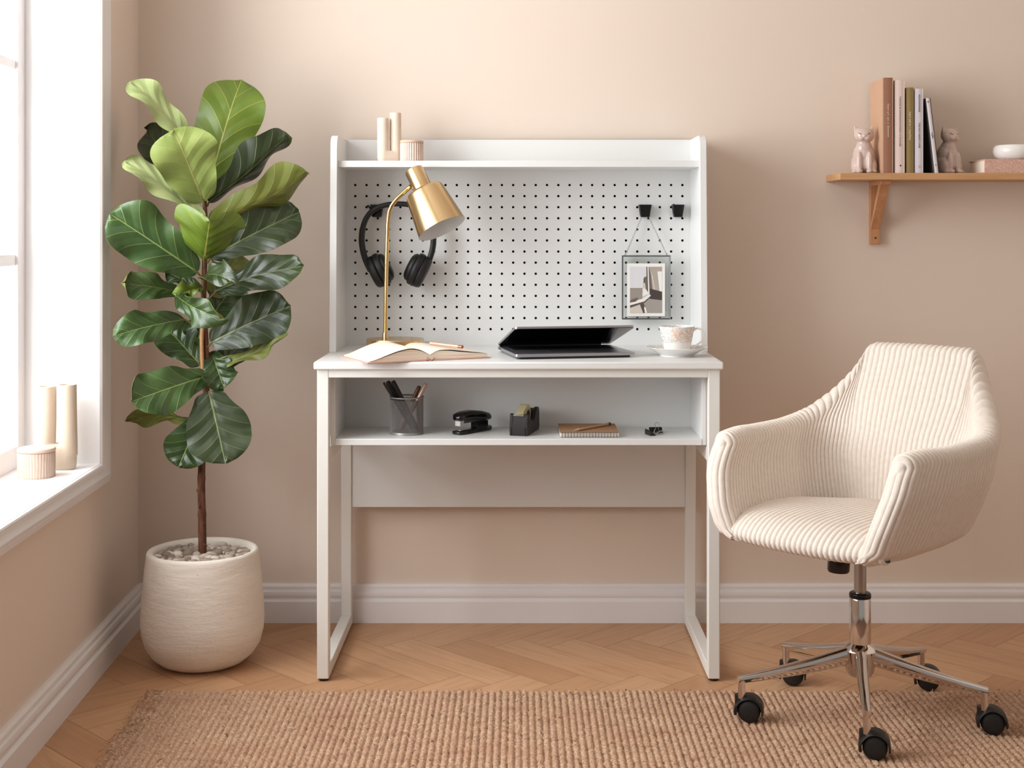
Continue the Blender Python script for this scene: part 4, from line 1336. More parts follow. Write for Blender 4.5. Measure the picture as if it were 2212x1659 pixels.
# wire-bound notebook and pencil
wn = thing('wire_bound_notebook', 'kraft-covered wire-bound notebook on the shelf, under the pencil', 'notebook', (0.1755, 3.40, SZ))
x0, x1, y0, y1 = 0.1023, 0.2490, 3.320, 3.476
def wp(a, b, name, mat, bev=0.0003, parent=None):
    m = MB(); m.box(a, b); return put(m, name, mat, parent or wn, 35, bev)
wp((x0, y0 + 0.001, SZ), (x1, y1, SZ + 0.0012), 'back_cover', M_KRAFT)
wp((x0 + 0.0008, y0 + 0.002, SZ + 0.0012), (x1 - 0.0008, y1 - 0.001, SZ + 0.0116), 'page_block', M_WHITEPAPER)
wp((x0, y0 + 0.001, SZ + 0.0116), (x1, y1, SZ + 0.0128), 'front_cover', M_KRAFT)
m = MB()
nl = 19
for i in range(nl):
    x = x0 + 0.006 + (x1 - x0 - 0.012) * i / (nl - 1)
    for dx in (-0.0011, 0.0011):
        m.tube([(x + dx, y0 + 0.0035 + 0.0062 * math.cos(q), SZ + 0.0068 + 0.0064 * math.sin(q)) for q in [2 * PI * t_ / 16 for t_ in range(16)]], 0.00055, 6, closed=True, up=(1, 0, 0))
put(m, 'wire_binding', simple('binding_wire', (92, 84, 80), 0.4, 0.5), wn, 60)
a = pw(1240, 933.0, 3.330); b = pw(1318, 916, 3.447)
a.z = b.z = SZ + 0.0128 + 0.0036
pcl = thing('pencil', 'bare wood pencil lying on the wire-bound notebook', 'pencil', tuple((a + b) / 2))
u = (b - a).normalized()
m = MB(); m.tube([a + u * 0.018, b - u * 0.010], 0.0035, 6); put(m, 'barrel', M_PENCIL, pcl, 20)
m = MB(); m.tube([a, a + u * 0.018], [0.0008, 0.0034], 12); put(m, 'point', simple('sharpened_wood', (222, 190, 160), 0.6), pcl, 60)
m = MB(); m.tube([b - u * 0.010, b], 0.0036, 12); put(m, 'end_cap', M_COPPER, pcl, 60)

# binder clips
def binder_clip(label, M, loc, up_handle):
    c_ = thing('binder_clip', label, 'binder clip', loc, 'binder clips on the lower shelf')
    def bp(m, name, mat):
        m.xf(M); return put(m, name, mat, c_, 40)
    w = 0.0165
    # triangular spring body: closed spine at +y, jaws meet at -y (local), lying flat: height along z
    m = MB()
    tri = [(-0.0145, 0.0009), (0.0, 0.0135), (0.0008, 0.0138), (0.0016, 0.013), (0.0016, 0.0008), (0.0008, 0.0), (-0.014, 0.0)]
    m.prism([(y, z) for y, z in tri], -w, w, 'x')
    bp(m, 'spring_body', M_GLOSSBLACK)
    for i, (y0_, z0_, dy, dz) in enumerate(up_handle):
        d = Vector((0, dy, dz)).normalized()
        b0 = Vector((0, y0_, z0_))
        loop = [(-0.0085, 0.0), (-0.0045, 0.010), (-0.0030, 0.017), (-0.0052, 0.0215), (-0.0042, 0.0262), (0.0, 0.0282), (0.0042, 0.0262), (0.0052, 0.0215), (0.0030, 0.017), (0.0045, 0.010), (0.0085, 0.0)]
        loop = catmull(loop, 3)
        m = MB(); m.tube([b0 + Vector((x, 0, 0)) + d * t_ for x, t_ in loop], 0.0006, 8)
        bp(m, 'wire_handle', M_STEEL)
pc1 = pw(1415, 934, 3.412)
binder_clip('black binder clip standing up with its wire loop raised, rear of two', at(pc1.x, 3.405, SZ, 0.15), (pc1.x, 3.405, SZ), [(-0.013, 0.001, -0.25, 1.0), (-0.0145, 0.0009, -1.0, 0.03)])
pc2 = pw(1400, 941, 3.362)
binder_clip('black binder clip lying flat with its wire handles pointing right, front of two', at(pc2.x, 3.362, SZ, math.radians(108)), (pc2.x, 3.362, SZ), [(-0.0135, 0.0012, -1.0, 0.03), (-0.0135, 0.0030, -1.0, 0.22)])
WORLD_STRENGTH = 0.24
KEY_W = 32.0
KEY_W2 = 54.0
EXPOSURE = 0.31
# ------------------------------------------------------------------ fiddle-leaf fig
PTX, PTY = -0.804, 3.42
fig = thing('potted_fig', 'tall fiddle-leaf fig with large leaves in a cream concrete pot, between window and desk', 'potted plant', (PTX, PTY, 0))
m = MB()
m.lathe([(0, 0.0), (0.078, 0.0), (0.092, 0.002), (0.108, 0.009), (0.128, 0.026), (0.144, 0.051), (0.1525, 0.083), (0.1545, 0.115), (0.152, 0.165), (0.1475, 0.215), (0.143, 0.255), (0.1405, 0.272), (0.140, 0.281), (0.1375, 0.2865), (0.132, 0.2885), (0.1255, 0.286), (0.121, 0.279), (0.120, 0.262), (0.120, 0.24), (0, 0.24)], (PTX, PTY, 0), 96)
pot = put(m, 'pot', M_CONCRETE, fig, 60)
# pebbles
m = MB(); tone = []
pr = random.Random(11)
pts = []
tries = 0
while len(pts) < 240 and tries < 9000:
    tries += 1
    r = 0.113 * math.sqrt(pr.random()); a = pr.random() * 2 * PI
    s = 0.0065 + 0.0065 * pr.random() ** 1.5
    x, y = PTX + r * math.cos(a), PTY + r * math.sin(a)
    if math.hypot(x - PTX, y - PTY) < 0.016: continue
    if all((x - q[0]) ** 2 + (y - q[1]) ** 2 > (0.66 * (s + q[2])) ** 2 for q in pts):
        pts.append((x, y, s))
m.lathe([(0, 0), (0.1205, 0), (0.1205, 0.003), (0, 0.003)], (PTX, PTY, 0.258), 40); tone += [0.05] * len(m.f)
for x, y, s in pts:
    Rr = Matrix.Rotation(pr.random() * 6, 4, 'Z') @ Matrix.Rotation(pr.random() * .7 - .35, 4, 'X') @ Matrix.Rotation(pr.random() * .7 - .35, 4, 'Y')
    n0 = len(m.f)
    m.ell((x, y, 0.264 + s * 0.35 + 0.008 * pr.random()), (s * (1.15 + .4 * pr.random()), s * (0.85 + .25 * pr.random()), s * (0.6 + .25 * pr.random())), 10, 7, Rr, p=0.85)
    tone += [pr.random() ** 1.3] * (len(m.f) - n0)
pbl = put(m, 'pebbles', M_PEBBLE, fig, 60)
at2 = pbl.data.attributes.new('tone', 'FLOAT', 'FACE'); at2.data.foreach_set('value', tone)
pbl['kind'] = 'stuff'; pbl['label'] = 'grey gravel topping'
# trunk
tp_ = catmull([(437.5, 1200, 3.42), (436.5, 1120, 3.42), (435, 1050, 3.42), (437, 980, 3.42), (443, 900, 3.42), (446, 820, 3.421), (444, 740, 3.42), (440, 660, 3.42), (441, 600, 3.42), (443, 540, 3.42), (444, 480, 3.42), (442, 430, 3.42), (442, 390, 3.42)], 8)
P = [pw(*p) for p in tp_]
nP = len(P)
rad = []
for i in range(nP):
    f = i / (nP - 1)
    rad.append((0.0108 - 0.0062 * f) * (1 + 0.10 * (1 if i % 9 == 0 else 0)))
m = MB(); m.tube(P, rad, 14)
for i in range(3, 34, 4):        # leaf scars
    a = i * 1.9
    m.ell(P[i] + Vector((math.cos(a), -abs(math.sin(a)) - .2, 0)).normalized() * rad[i] * 0.92, (0.0036, 0.0036, 0.0045), 8, 6)
trunk = put(m, 'trunk', M_BARK, fig, 60)
m = MB()
m.tube([pw(*p) for p in catmull([(441, 838, 3.408), (438, 800, 3.405), (436, 760, 3.405), (436, 722, 3.408), (438, 700, 3.412)], 5)], 0.0052, 12)
put(m, 'side_stem', M_CANE, trunk, 60)

OUTL = [(0, 0.10), (0.02, 0.24), (0.06, 0.38), (0.13, 0.47), (0.24, 0.54), (0.36, 0.66), (0.49, 0.81), (0.61, 0.94), (0.71, 1.0), (0.81, 0.99), (0.88, 0.90), (0.935, 0.72), (0.972, 0.48), (0.99, 0.26), (1.0, 0.05)]
OUT2 = [(0, 0.16), (0.02, 0.34), (0.06, 0.47), (0.13, 0.55), (0.24, 0.68), (0.37, 0.86), (0.49, 0.96), (0.59, 1.0), (0.70, 0.985), (0.80, 0.90), (0.88, 0.74), (0.94, 0.53), (0.975, 0.33), (0.99, 0.18), (1.0, 0.04)]
RND = [0.45]
def outline(u):
    return lerp_tab(OUTL, u) * (1 - RND[0]) + lerp_tab(OUT2, u) * RND[0]
def trunk_at(py):
    best = min(P, key=lambda q: abs(PPY + (CAM_H - q.z) * F_PX / q.y - py))
    return best
leaf_n = 0
def leaf(base, tip, width, mats, roll=0.0, bend=0.05, fold=0.12, curl=0.0, wave=1.0, tipcurl=0.0, stem=None, seed=0, side=0.0, edge=0.0, notch=0.0, rnd=0.45):
    """base, tip: (px, py, depth); width in photo pixels at that depth; mats: facing side, hidden side"""
    global leaf_n
    RND[0] = rnd
    leaf_n += 1
    rr = random.Random(leaf_n * 17 + seed)
    B, T = pw(*base), pw(*tip)
    ax_ = T - B; L = ax_.length; a = ax_.normalized()
    f0 = Vector((-B.x, -B.y, CAM_H - B.z)).normalized()
    nrm = (f0 - a * f0.dot(a)).normalized()
    sd = a.cross(nrm)
    R_ = Matrix.Rotation(math.radians(roll), 3, a)
    nrm = R_ @ nrm; sd = R_ @ sd
    W = width / 2 * (base[2] + tip[2]) / 2 / F_PX
    NU, NV = 34, 17
    ph1, ph2 = rr.random() * 6, rr.random() * 6
    V1, V2, UVc = [], [], []
    th = 0.0009
    for i in range(NU + 1):
        u = i / NU
        hw = W * outline(u)
        for j in range(NV):
            v = -1 + 2 * j / (NV - 1)
            av = abs(v)
            wv = hw * (1 + 0.05 * wave * math.sin(11 * u + ph1 + (2 if v > 0 else 0)))
            lat = v * wv
            up = 0.0
            up += bend * L * math.sin(PI * u)
            up += fold * hw * (av ** 1.3)
            up -= tipcurl * L * smoothstep(0.72, 1.0, u) ** 1.5
            up += wave * 0.013 * (av ** 2) * math.sin(13 * u + (ph1 if v > 0 else ph2)) * (0.3 + u)
            # quilting between the side veins
            tq = (u - 0.42 * av + 0.16 * av * av) * 5.0 + (0.4 if v > 0 else 0)
            up += 0.0020 * (abs(math.sin(PI * tq)) - 0.5) * min(1, av * 4) * min(1, (1 - av) * 5 + .2)
            up -= 0.0022 * max(0, 1 - av * 9)
            up -= edge * hw * max(0, av - 0.7) ** 1.2 * 2
            lat += side * L * math.sin(PI * u)
            uu = u - notch * max(0, 1 - av * 3) * smoothstep(0.9, 1, u)
            p = B + a * (L * uu - curl * L * u * u * av * 0.2) + sd * lat + nrm * up
            V1.append(p)
            UVc.append((u, v * outline(u)))
    C_ = V1
    V1 = []
    for i in range(NU + 1):
        for j in range(NV):
            du = C_[min(i + 1, NU) * NV + j] - C_[max(i - 1, 0) * NV + j]
            dv = C_[i * NV + min(j + 1, NV - 1)] - C_[i * NV + max(j - 1, 0)]
            nn = du.cross(dv)
            nn = -nn.normalized() if nn.length > 1e-12 else nrm
            V1.append(C_[i * NV + j] + nn * th / 2); V2.append(C_[i * NV + j] - nn * th / 2)
    n1 = len(V1)
    F, MI = [], []
    def idx(i, j): return i * NV + j
    for i in range(NU):
        for j in range(NV - 1):
            q = (idx(i, j), idx(i, j + 1), idx(i + 1, j + 1), idx(i + 1, j))
            F.append(tuple(reversed(q))); MI.append(0)
            F.append(tuple(k + n1 for k in q)); MI.append(1)
    loop = [idx(0, j) for j in range(NV)] + [idx(i, NV - 1) for i in range(1, NU + 1)] + [idx(NU, j) for j in range(NV - 2, -1, -1)] + [idx(i, 0) for i in range(NU - 1, 0, -1)]
    for q in range(len(loop)):
        i0, i1 = loop[q], loop[(q + 1) % len(loop)]
        F.append((i0, i1, i1 + n1, i0 + n1)); MI.append(1)
    V = V1 + V2
    uv = UVc + UVc
    # leaf stalk back to the trunk
    S = trunk_at(stem if stem else base[1] + 18)
    mm = MB()
    mid_ = (S + B) / 2 + Vector((0, 0, -0.004))
    mm.tube([S, mid_, B, B + a * 0.02 - nrm * 0.001], [0.0034, 0.0027, 0.0024, 0.0012], 8)
    o = len(V)
    V += mm.v; uv += [(0, 0)] * len(mm.v)
    F += [tuple(k + o for k in q) for q in mm.f]; MI += [2] * len(mm.f)
    lf = emit('leaf', V, F, [mats[0], mats[1], M_STALK], fig, MI, 75, uv=uv)
    return lf
M_STALK = simple('leaf_stalk', (104, 92, 48), 0.5)
D_ = 3.42
# top tuft
leaf((424, 330, 3.43), (286, 172, 3.36), 66, (L_PALE, L_MID), roll=34, bend=0.05, fold=0.15, tipcurl=0.05, stem=440)
leaf((446, 420, 3.44), (520, 168, 3.50), 142, (L_BRIGHT, L_MID), roll=-8, bend=0.03, fold=-0.06, tipcurl=0.06, stem=430)
leaf((436, 425, 3.46), (318, 282, 3.60), 84, (L_DEEP, L_OLIVE), roll=-15, bend=0.05, fold=0.15, stem=440)
leaf((440, 436, 3.41), (378, 284, 3.33), 140, (L_YOUNG, L_MID), roll=8, bend=0.02, fold=0.10, tipcurl=0.08, stem=445)
leaf((452, 436, 3.43), (620, 288, 3.48), 84, (L_DEEP, L_OLIVE), roll=36, bend=0.03, fold=-0.7, tipcurl=-0.04, stem=446, side=0.02)
leaf((441, 476, 3.41), (272, 344, 3.34), 68, (L_PALE, L_MID), roll=34, bend=0.05, fold=0.15, tipcurl=0.04, stem=478)
leaf((452, 478, 3.42), (668, 376, 3.46), 88, (L_OLIVE, L_MID), roll=34, bend=0.04, fold=-0.6, tipcurl=0.03, stem=482, side=0.02)
# middle
leaf((426, 588, 3.40), (238, 462, 3.30), 128, (L_MID, L_OLIVE), roll=6, bend=0.05, fold=0.16, wave=1.3, stem=598)
leaf((456, 556, 3.42), (646, 458, 3.50), 112, (L_DEEP, L_OLIVE), roll=-16, bend=0.05, fold=0.2, stem=572)
leaf((441, 562, 3.40), (453, 478, 3.24), 150, (L_BRIGHT, L_MID), roll=0, bend=0.02, fold=-0.55, tipcurl=0.0, stem=575)
leaf((456, 640, 3.44), (515, 552, 3.56), 96, (L_OLIVE, L_MID), roll=10, bend=0.05, fold=0.1, stem=650)
leaf((468, 628, 3.41), (657, 574, 3.36), 82, (L_DEEP, L_OLIVE), roll=-24, bend=0.10, fold=0.10, edge=0.2, stem=650)
leaf((384, 630, 3.40), (262, 612, 3.27), 64, (L_MID, L_OLIVE), roll=18, bend=0.06, fold=0.10, edge=0.1, stem=655)
leaf((436, 628, 3.41), (360, 588, 3.42), 40, (L_DARK, L_OLIVE), roll=22, bend=0.05, fold=0.2, stem=640)
leaf((440, 600, 3.40), (500, 604, 3.26), 56, (L_DEEP, L_OLIVE), roll=-40, bend=0.10, fold=0.45, tipcurl=0.08, stem=640)
leaf((434, 622, 3.40), (380, 640, 3.30), 40, (L_BRIGHT, L_MID), roll=35, bend=0.08, fold=0.3, stem=655)
leaf((378, 636, 3.37), (480, 690, 3.25), 62, (L_DARK, L_OLIVE), roll=28, bend=0.08, fold=0.35, tipcurl=0.05, stem=660)
leaf((452, 690, 3.43), (508, 610, 3.50), 84, (L_DARK, L_OLIVE), roll=8, bend=0.05, fold=0.1, stem=700)
# lower
leaf((398, 690, 3.40), (250, 724, 3.27), 76, (L_MID, L_OLIVE), roll=14, bend=0.07, fold=0.14, edge=0.12, stem=705)
leaf((456, 740, 3.41), (628, 660, 3.40), 116, (L_DEEP, L_OLIVE), roll=-10, bend=0.06, fold=0.12, stem=752)
leaf((432, 788, 3.41), (352, 700, 3.43), 92, (L_DARK, L_OLIVE), roll=12, bend=0.05, fold=0.16, stem=800)
leaf((440, 744, 3.42), (404, 700, 3.44), 36, (L_MID, L_OLIVE), roll=0, bend=0.05, fold=0.1, stem=752)
leaf((454, 790, 3.42), (620, 720, 3.36), 46, (L_OLIVE, L_DARK), roll=-46, bend=-0.08, fold=0.1, stem=800)
leaf((456, 760, 3.44), (484, 838, 3.38), 74, (L_DARK, L_OLIVE), roll=-8, bend=0.05, fold=0.2, stem=776)
leaf((460, 800, 3.44), (528, 738, 3.52), 64, (L_DEEP, L_OLIVE), roll=0, bend=0.05, fold=0.1, stem=800)
leaf((447, 812, 3.40), (283, 868, 3.25), 104, (L_MID, L_OLIVE), roll=10, bend=0.04, fold=0.10, edge=0.10, stem=830)
leaf((416, 908, 3.44), (277, 902, 3.50), 40, (L_OLIVE, L_MID), roll=-40, bend=-0.07, fold=0.2, tipcurl=-0.08, stem=905)
leaf((452, 846, 3.38), (487, 1000, 3.30), 140, (L_DEEP, L_OLIVE), roll=-4, bend=0.02, fold=0.04, edge=0.05, wave=0.5, rnd=1.0, stem=868)
leaf((432, 906, 3.42), (386, 1008, 3.36), 98, (L_DARK, L_OLIVE), roll=6, bend=0.03, fold=0.05, edge=0.05, wave=0.5, rnd=1.0, stem=905)

# ------------------------------------------------------------------ corduroy office chair
HXc, HYc = 0.766, 3.01
chair = thing('office_chair', 'cream corduroy swivel chair on a chrome star base with black casters', 'chair', (HXc, HYc, 0))
CA = math.radians(-45)
CM = at(HXc, HYc, 0, CA)
ZB = 0.432
RIB = 0.0126
W_T = [(0.415, 0.176), (0.43, 0.190), (0.46, 0.204), (0.52, 0.225), (0.58, 0.238), (0.64, 0.239), (0.68, 0.228), (0.74, 0.203), (0.83, 0.166)]
B_T = [(0.415, 0.120), (0.43, 0.134), (0.46, 0.150), (0.52, 0.168), (0.60, 0.192), (0.70, 0.238), (0.83, 0.302)]
F_T = [(0.415, 0.262), (0.43, 0.272), (0.48, 0.276), (0.54, 0.264), (0.60, 0.238), (0.65, 0.195)]
H_T = [(0.0, 0.826), (0.27, 0.824), (0.31, 0.815), (0.34, 0.790), (0.375, 0.742), (0.41, 0.698), (0.445, 0.668), (0.50, 0.653), (0.60, 0.648), (0.74, 0.647), (0.88, 0.650), (1.0, 0.645)]
R_T = [(0.42, 0.11), (0.62, 0.115), (0.72, 0.075), (0.82, 0.03)]
def plan(q, z):
    """point on the wall's middle line at q in [-1, 1] (0 = middle of the back) and height z, plus outward normal"""
    s = 1 if q >= 0 else -1
    a = abs(q)
    w, b, f = lerp_tab(W_T, z), lerp_tab(B_T, z), lerp_tab(F_T, z)
    r = min(lerp_tab(R_T, z), w * 0.8)
    qa, qb = 0.31, 0.50
    if a < qa:
        t = a / qa
        x, y, nx_, ny_ = (w - r) * t, b - 0.010 * (1 - t * t) * 0, 0.0, 1.0
    elif a < qb:
        t = (a - qa) / (qb - qa) * PI / 2
        x, y, nx_, ny_ = w - r + r * math.sin(t), b - r + r * math.cos(t), math.sin(t), math.cos(t)
    else:
        t = (a - qb) / (1 - qb)
        x, y, nx_, ny_ = w, (b - r) + (-f - (b - r)) * t, 1.0, 0.0
        x -= 0.018 * smoothstep(0.45, 1.0, t)
    return Vector((s * x, y, z)), Vector((s * nx_, ny_, 0))
def shell_point(q, v, cap=1.0):
    """v in [0,1]: up the inner face, over the top, down the outer face"""
    a = abs(q)
    H = lerp_tab(H_T, a) - 0.034 * (1 - cap) ** 1.6
    T = 0.056 * cap
    rt = max(min(T / 2, 0.028), 1e-4)
    zb = 0.416 + 0.016 * (1 - cap)
    vi, vt = 0.42, 0.58
    zt = H - rt
    if v < vi:
        z = zb + (zt - zb) * (v / vi); off, dz, nz = -T / 2, 0.0, 0.0
        nsign = -1
        p, n = plan(q, z)
        return p + n * off, -n
    if v > vt:
        z = zt + (zb - zt) * ((v - vt) / (1 - vt))
        p, n = plan(q, z)
        tuck = 0.020 * smoothstep(0.85, 1.0, (v - vt) / (1 - vt))
        return p + n * (T / 2 - tuck), n
    ph_ = PI * (v - vi) / (vt - vi)
    p, n = plan(q, zt)
    dirv = n * (-math.cos(ph_)) + Vector((0, 0, 1)) * math.sin(ph_)
    return p + n * (-math.cos(ph_) * T / 2) + Vector((0, 0, math.sin(ph_) * rt)), dirv
# arc length along the wall at arm height so that the ribs are evenly spaced
NQ0 = 400
qs0 = np.linspace(-1, 1, NQ0 + 1)
L0 = [0.0]
pp0 = plan(-1, 0.60)[0]
for q in qs0[1:]:
    p1 = plan(q, 0.60)[0]; L0.append(L0[-1] + (p1 - pp0).length); pp0 = p1
tot = L0[-1]
QC = 0.955
def q_at(l):
    return float(np.interp(l, L0, qs0))
lc = float(np.interp(-QC, qs0, L0))
nrib = round((tot - 2 * lc) / RIB)
NCAP = 24
cols_ = []          # (q, thickness factor, rib phase)
for k in range(NCAP + 1):
    f = math.radians(90 * (1 - k / NCAP))
    cols_.append((-(QC + (1 - QC) * math.sin(f)), math.cos(f), (k - NCAP) / 8, 1.0))
for k in range(1, nrib * 8):
    cols_.append((q_at(lc + (tot - 2 * lc) * k / (nrib * 8)), 1.0, k / 8, 1.0))
for k in range(NCAP + 1):
    f = math.radians(90 * k / NCAP)
    cols_.append(((QC + (1 - QC) * math.sin(f)), math.cos(f), nrib + k / 8, 1.0))
NQ = len(cols_) - 1
NVs = 64
Vs = np.zeros(((NQ + 1), NVs + 1, 3))
vv = []
for j in range(NVs + 1):
    f = j / NVs
    vv.append(f)
for i in range(NQ + 1):
    q, capf, rph, _ = cols_[i]
    rb = (0.0042 * abs(math.sin(PI * rph)) ** 0.55 - 0.0024) * (0.45 + 0.55 * capf)
    if i in (0, NQ): capf = 0.0
    for j, v in enumerate(vv):
        p, n = shell_point(q, v, capf)
        if capf < 1.0:
            fr2 = math.sqrt(max(0.0, 1 - capf * capf))
            n = (n * capf + Vector((0, -1, 0)) * fr2).normalized()
        p = p + n * rb
        p = CM @ p
        Vs[i, j] = p
ii = np.arange((NQ + 1) * (NVs + 1)).reshape(NQ + 1, NVs + 1)
Fs = np.stack([ii[:-1, :-1].ravel(), ii[:-1, 1:].ravel(), ii[1:, 1:].ravel(), ii[1:, :-1].ravel()], 1)
shell = emit('backrest', Vs.reshape(-1, 3), Fs[:, ::-1], M_CORD, chair, None, 180)
shell['label'] = 'wraparound backrest with arms'
# seat cushion
HWs = 0.204
ns = round(2 * HWs / RIB)
NX_, NY_ = ns * 8, 70
prof = []        # (y, z, ny, nz) around the cushion side view, from back top over the front to the underside
YF, ZT, ZU = -0.292, 0.476, 0.424
path = [(0.135, 0.472), (0.09, 0.476), (0.02, 0.481), (-0.08, 0.485), (-0.17, 0.484), (-0.22, 0.4785), (-0.254, 0.465), (-0.2755, 0.445), (-0.275, 0.428), (-0.259, 0.417), (-0.225, 0.415), (-0.10, 0.416), (0.06, 0.419), (0.10, 0.424)]
path = catmull(path, 8)
cum = [0]
for a, b in zip(path, path[1:]): cum.append(cum[-1] + math.hypot(a[0] - b[0], a[1] - b[1]))
def path_at(f):
    l = f * cum[-1]
    return float(np.interp(l, cum, [p[0] for p in path])), float(np.interp(l, cum, [p[1] for p in path]))
Vc = np.zeros((NX_ + 1, NY_ + 1, 3))
PA = [path_at(j / NY_) for j in range(NY_ + 1)]
PN = []
for j in range(NY_ + 1):
    a, b = PA[max(j - 1, 0)], PA[min(j + 1, NY_)]
    dy, dz = b[0] - a[0], b[1] - a[1]
    l = math.hypot(dy, dz); PN.append((dz / l, -dy / l))
for i in range(NX_ + 1):
    x = -HWs + 2 * HWs * i / NX_
    rb = 0.0042 * abs(math.sin(PI * i / 8)) ** 0.55 - 0.0024
    ex = abs(x) / HWs
    for j in range(NY_ + 1):
        y, z = PA[j]
        crown = (1 - ex ** 2.6)
        zc_ = 0.449
        z2 = zc_ + (z - zc_) * (0.72 + 0.28 * crown)
        y2 = y + (0.022 * ex ** 3 if y < 0 else 0) * min(1, -y / 0.25 if y < 0 else 0)
        y2 -= 0.0
        n = PN[j]
        xs_ = x * (1 - 0.5 * smoothstep(-0.02, 0.13, y)) * (1 - 0.22 * smoothstep(0.455, 0.42, z) * smoothstep(-0.26, -0.16, y))
        p = Vector((xs_, y2 + n[0] * rb, z2 + n[1] * rb))
        Vc[i, j] = CM @ p
ii = np.arange((NX_ + 1) * (NY_ + 1)).reshape(NX_ + 1, NY_ + 1)
Fc = np.stack([ii[:-1, :-1].ravel(), ii[:-1, 1:].ravel(), ii[1:, 1:].ravel(), ii[1:, :-1].ravel()], 1)
seat = emit('seat', Vc.reshape(-1, 3), Fc, M_CORD, chair, None, 180)
m = MB(); m.prism([(-0.08, -0.12), (0.08, -0.12), (0.08, 0.03), (0.05, 0.05), (-0.05, 0.05), (-0.08, 0.03)], 0.409, 0.420, 'z'); m.xf(CM)
put(m, 'seat_pan', M_RUBBER, chair, 35, 0.004)
m = MB(); m.box((-0.055, -0.07, 0.39), (0.055, 0.07, 0.41)); m.xf(CM)
put(m, 'mechanism', M_RUBBER, chair, 35, 0.004)
kp = pw(1812, 1200, 2.88)
m = MB(); m.tube([kp + Vector((0.004, 0, 0.05)), kp + Vector((0.001, 0, -0.000)), kp + Vector((-0.0015, -0.002, -0.031)), kp + Vector((-0.0016, -0.002, -0.034))], [0.024, 0.0242, 0.0235, 0.0215], 32)
put(m, 'tilt_knob', M_GLOSSBLACK, chair, 40)
m = MB(); m.cyl((HXc, HYc, 0.28), (HXc, HYc, 0.395), 0.0137, n=32); put(m, 'gas_lift', M_STEEL, chair, 40)
m = MB(); m.lathe([(0.0238, 0.155), (0.0238, 0.272), (0.0225, 0.276), (0.015, 0.276)], (HXc, HYc, 0), 40); cl_ = put(m, 'column', M_CHROME, chair, 40)
m = MB(); m.lathe([(0.0135, 0.270), (0.0242, 0.2765), (0.0246, 0.282), (0.0236, 0.286), (0.0205, 0.288), (0.0138, 0.2875)], (HXc, HYc, 0), 40); cr = put(m, 'collar', M_GLOSSBLACK, cl_, 40); cr['label'] = 'black plastic collar'
m = MB(); m.lathe([(0, 0.103), (0.026, 0.103), (0.031, 0.112), (0.034, 0.140), (0.0375, 0.155), (0.038, 0.160), (0.033, 0.168), (0.026, 0.173), (0.0238, 0.175), (0, 0.175)], (HXc, HYc, 0), 48); put(m, 'hub', M_CHROME, chair, 30)
tips = [(-0.0495, -0.250, 0.012), (0.240, -0.114, 0.012), (0.197, 0.199, 0.0), (-0.119, 0.236, 0.0), (-0.272, -0.039, 0.012)]
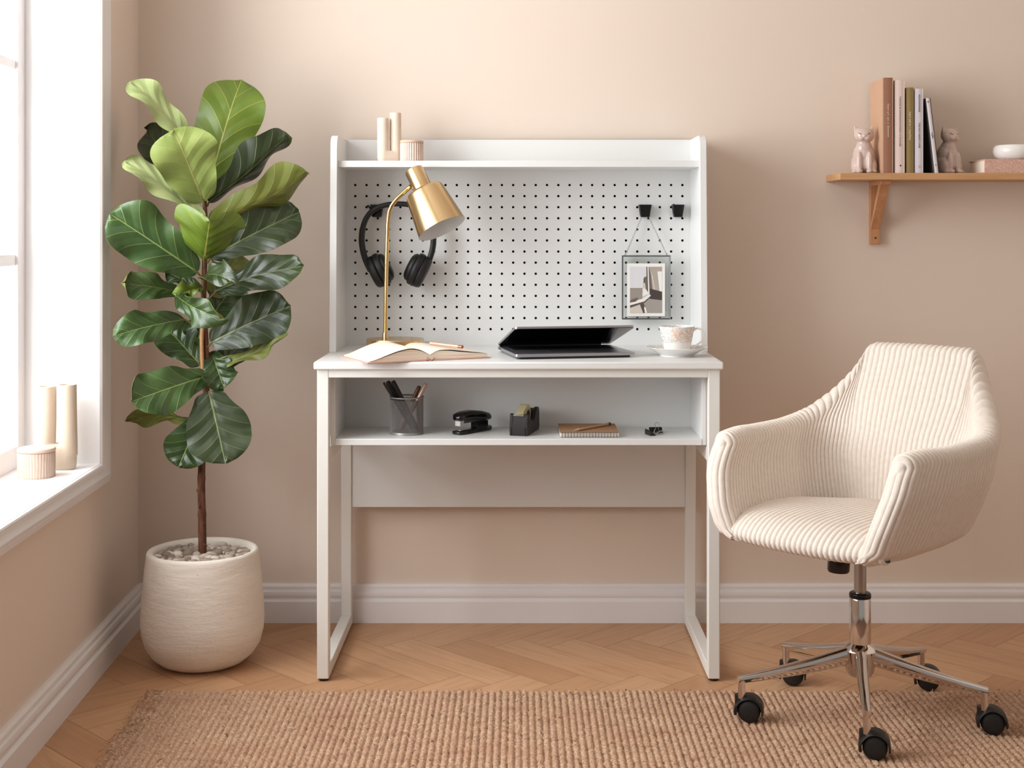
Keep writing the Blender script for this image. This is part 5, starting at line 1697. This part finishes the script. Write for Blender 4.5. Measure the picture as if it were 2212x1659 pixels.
for tx, ty, zg in tips:
    d = Vector((tx, ty, 0)); L = d.length; u = d.normalized(); w = Vector((-u.y, u.x, 0))
    zt_ = 0.105 if zg > 0 else 0.093
    m = MB(); R = []
    for f in [i / 12 for i in range(13)]:
        r0 = 0.024 + (L - 0.024 + 0.008) * f
        zc_ = 0.148 + (zt_ - 0.148) * f - 0.004 * math.sin(PI * f)
        hw = 0.0145 + (0.0092 - 0.0145) * f
        hh_ = 0.021 + (0.0085 - 0.021) * f
        c0 = Vector((HXc, HYc, zc_)) + u * r0
        ring = []
        for kq in range(20):
            a = 2 * PI * kq / 20
            ca, sa = math.cos(a), math.sin(a)
            # keel-shaped section: rounded crown, narrow underside
            ww = hw * (1.0 if sa > -0.2 else 0.72)
            ring.append(c0 + w * (ww * math.copysign(abs(ca) ** 0.75, ca)) + Vector((0, 0, hh_ * math.copysign(abs(sa) ** 0.8, sa))))
        R.append(ring)
    m.rings(R)
    arm = put(m, 'base_leg', M_CHROME, chair, 40)
    T_ = Vector((HXc, HYc, 0)) + u * L
    m = MB(); m.cyl((T_.x, T_.y, zt_ + 0.004), (T_.x, T_.y, zg + 0.052), 0.0082, n=24)
    put(m, 'stem', M_CHROME, arm, 40)
    # twin-wheel caster trailing to the right of its stem
    CX_, CY_, CZ_ = T_.x + 0.0175, T_.y + 0.004, zg + 0.0255
    ya = Matrix.Rotation(PI / 2, 4, 'X')
    tw_ = Matrix.Rotation(math.radians(-14), 4, 'Z')
    Mw = Matrix.Translation((CX_, CY_, CZ_)) @ tw_
    m = MB()
    for k_ in range(1):
        R = []
        n = 28
        arcs = [math.radians(-12 + (207) * q / n) for q in range(n + 1)]
        for a in arcs:
            ro, ri = 0.0315, 0.0272
            if a > math.radians(140): ro = 0.0315 + 0.002 * smoothstep(math.radians(140), PI, a)
            sec_ = []
            for (rr_, yy_) in ((ri, -0.0225), (ro - 0.003, -0.0235), (ro, -0.019), (ro, 0.019), (ro - 0.003, 0.0235), (ri, 0.0225)):
                sec_.append(Vector((rr_ * math.cos(a), yy_, rr_ * math.sin(a))))
            R.append(sec_)
        m.rings(R)
    m.rings([[Vector((-0.0175 + 0.0145 * math.cos(2 * PI * q / 20), 0.012 * math.sin(2 * PI * q / 20), z_)) for q in range(20)] for z_ in (0.004, 0.0315)])
    m.xf(Mw)
    cs = put(m, 'caster', M_BLACK, chair, 40)
    for sgn in (-1, 1):
        m = MB()
        m.lathe([(0, 0.0205), (0.012, 0.0202), (0.0205, 0.0185), (0.0243, 0.0155), (0.0255, 0.011), (0.0255, 0.0045), (0.024, 0.002), (0, 0.002)], (0, 0, 0), 40)
        m.xf(Mw @ Matrix.Rotation(sgn * PI / 2, 4, 'X'))
        put(m, 'wheel', simple('caster_tread', (24, 22, 22), 0.55), cs, 30)

# ------------------------------------------------------------------ light
w_ = bpy.data.worlds.new('sky')
sc.world = w_
w_.use_nodes = True
bg = w_.node_tree.nodes['Background']
bg.inputs['Color'].default_value = (1.0, 0.93, 0.87, 1)
bg.inputs['Strength'].default_value = WORLD_STRENGTH
def window_light(name, sx, sy, s, n, z, watts, tilt=0.0):
    la = bpy.data.lights.new(name, 'AREA')
    la.shape = 'RECTANGLE'
    la.size = sx; la.size_y = sy
    la.energy = watts
    la.color = (0.97, 0.985, 1.0)
    lo = bpy.data.objects.new(name, la)
    COL.objects.link(lo)
    lo.location = LW(s, n, z)
    Zv = -LN; Xv = LD; Yv = Zv.cross(Xv)
    lo.rotation_euler = (Matrix((Xv, Yv, Zv)).transposed() @ Matrix.Rotation(tilt, 3, 'X')).to_euler()
window_light('daylight', 2.4, 2.1, (WS0 + WS1) / 2, -0.42, (WZ0 + WZ1) / 2, KEY_W)
window_light('bright_sky', 1.4, 1.4, WS0 + 0.76, -0.52, 1.58, KEY_W2)

sc.view_settings.view_transform = 'Standard'
sc.view_settings.look = 'None'
sc.view_settings.gamma = 1.0
sc.view_settings.exposure = EXPOSURE
sc.view_settings.use_curve_mapping = False
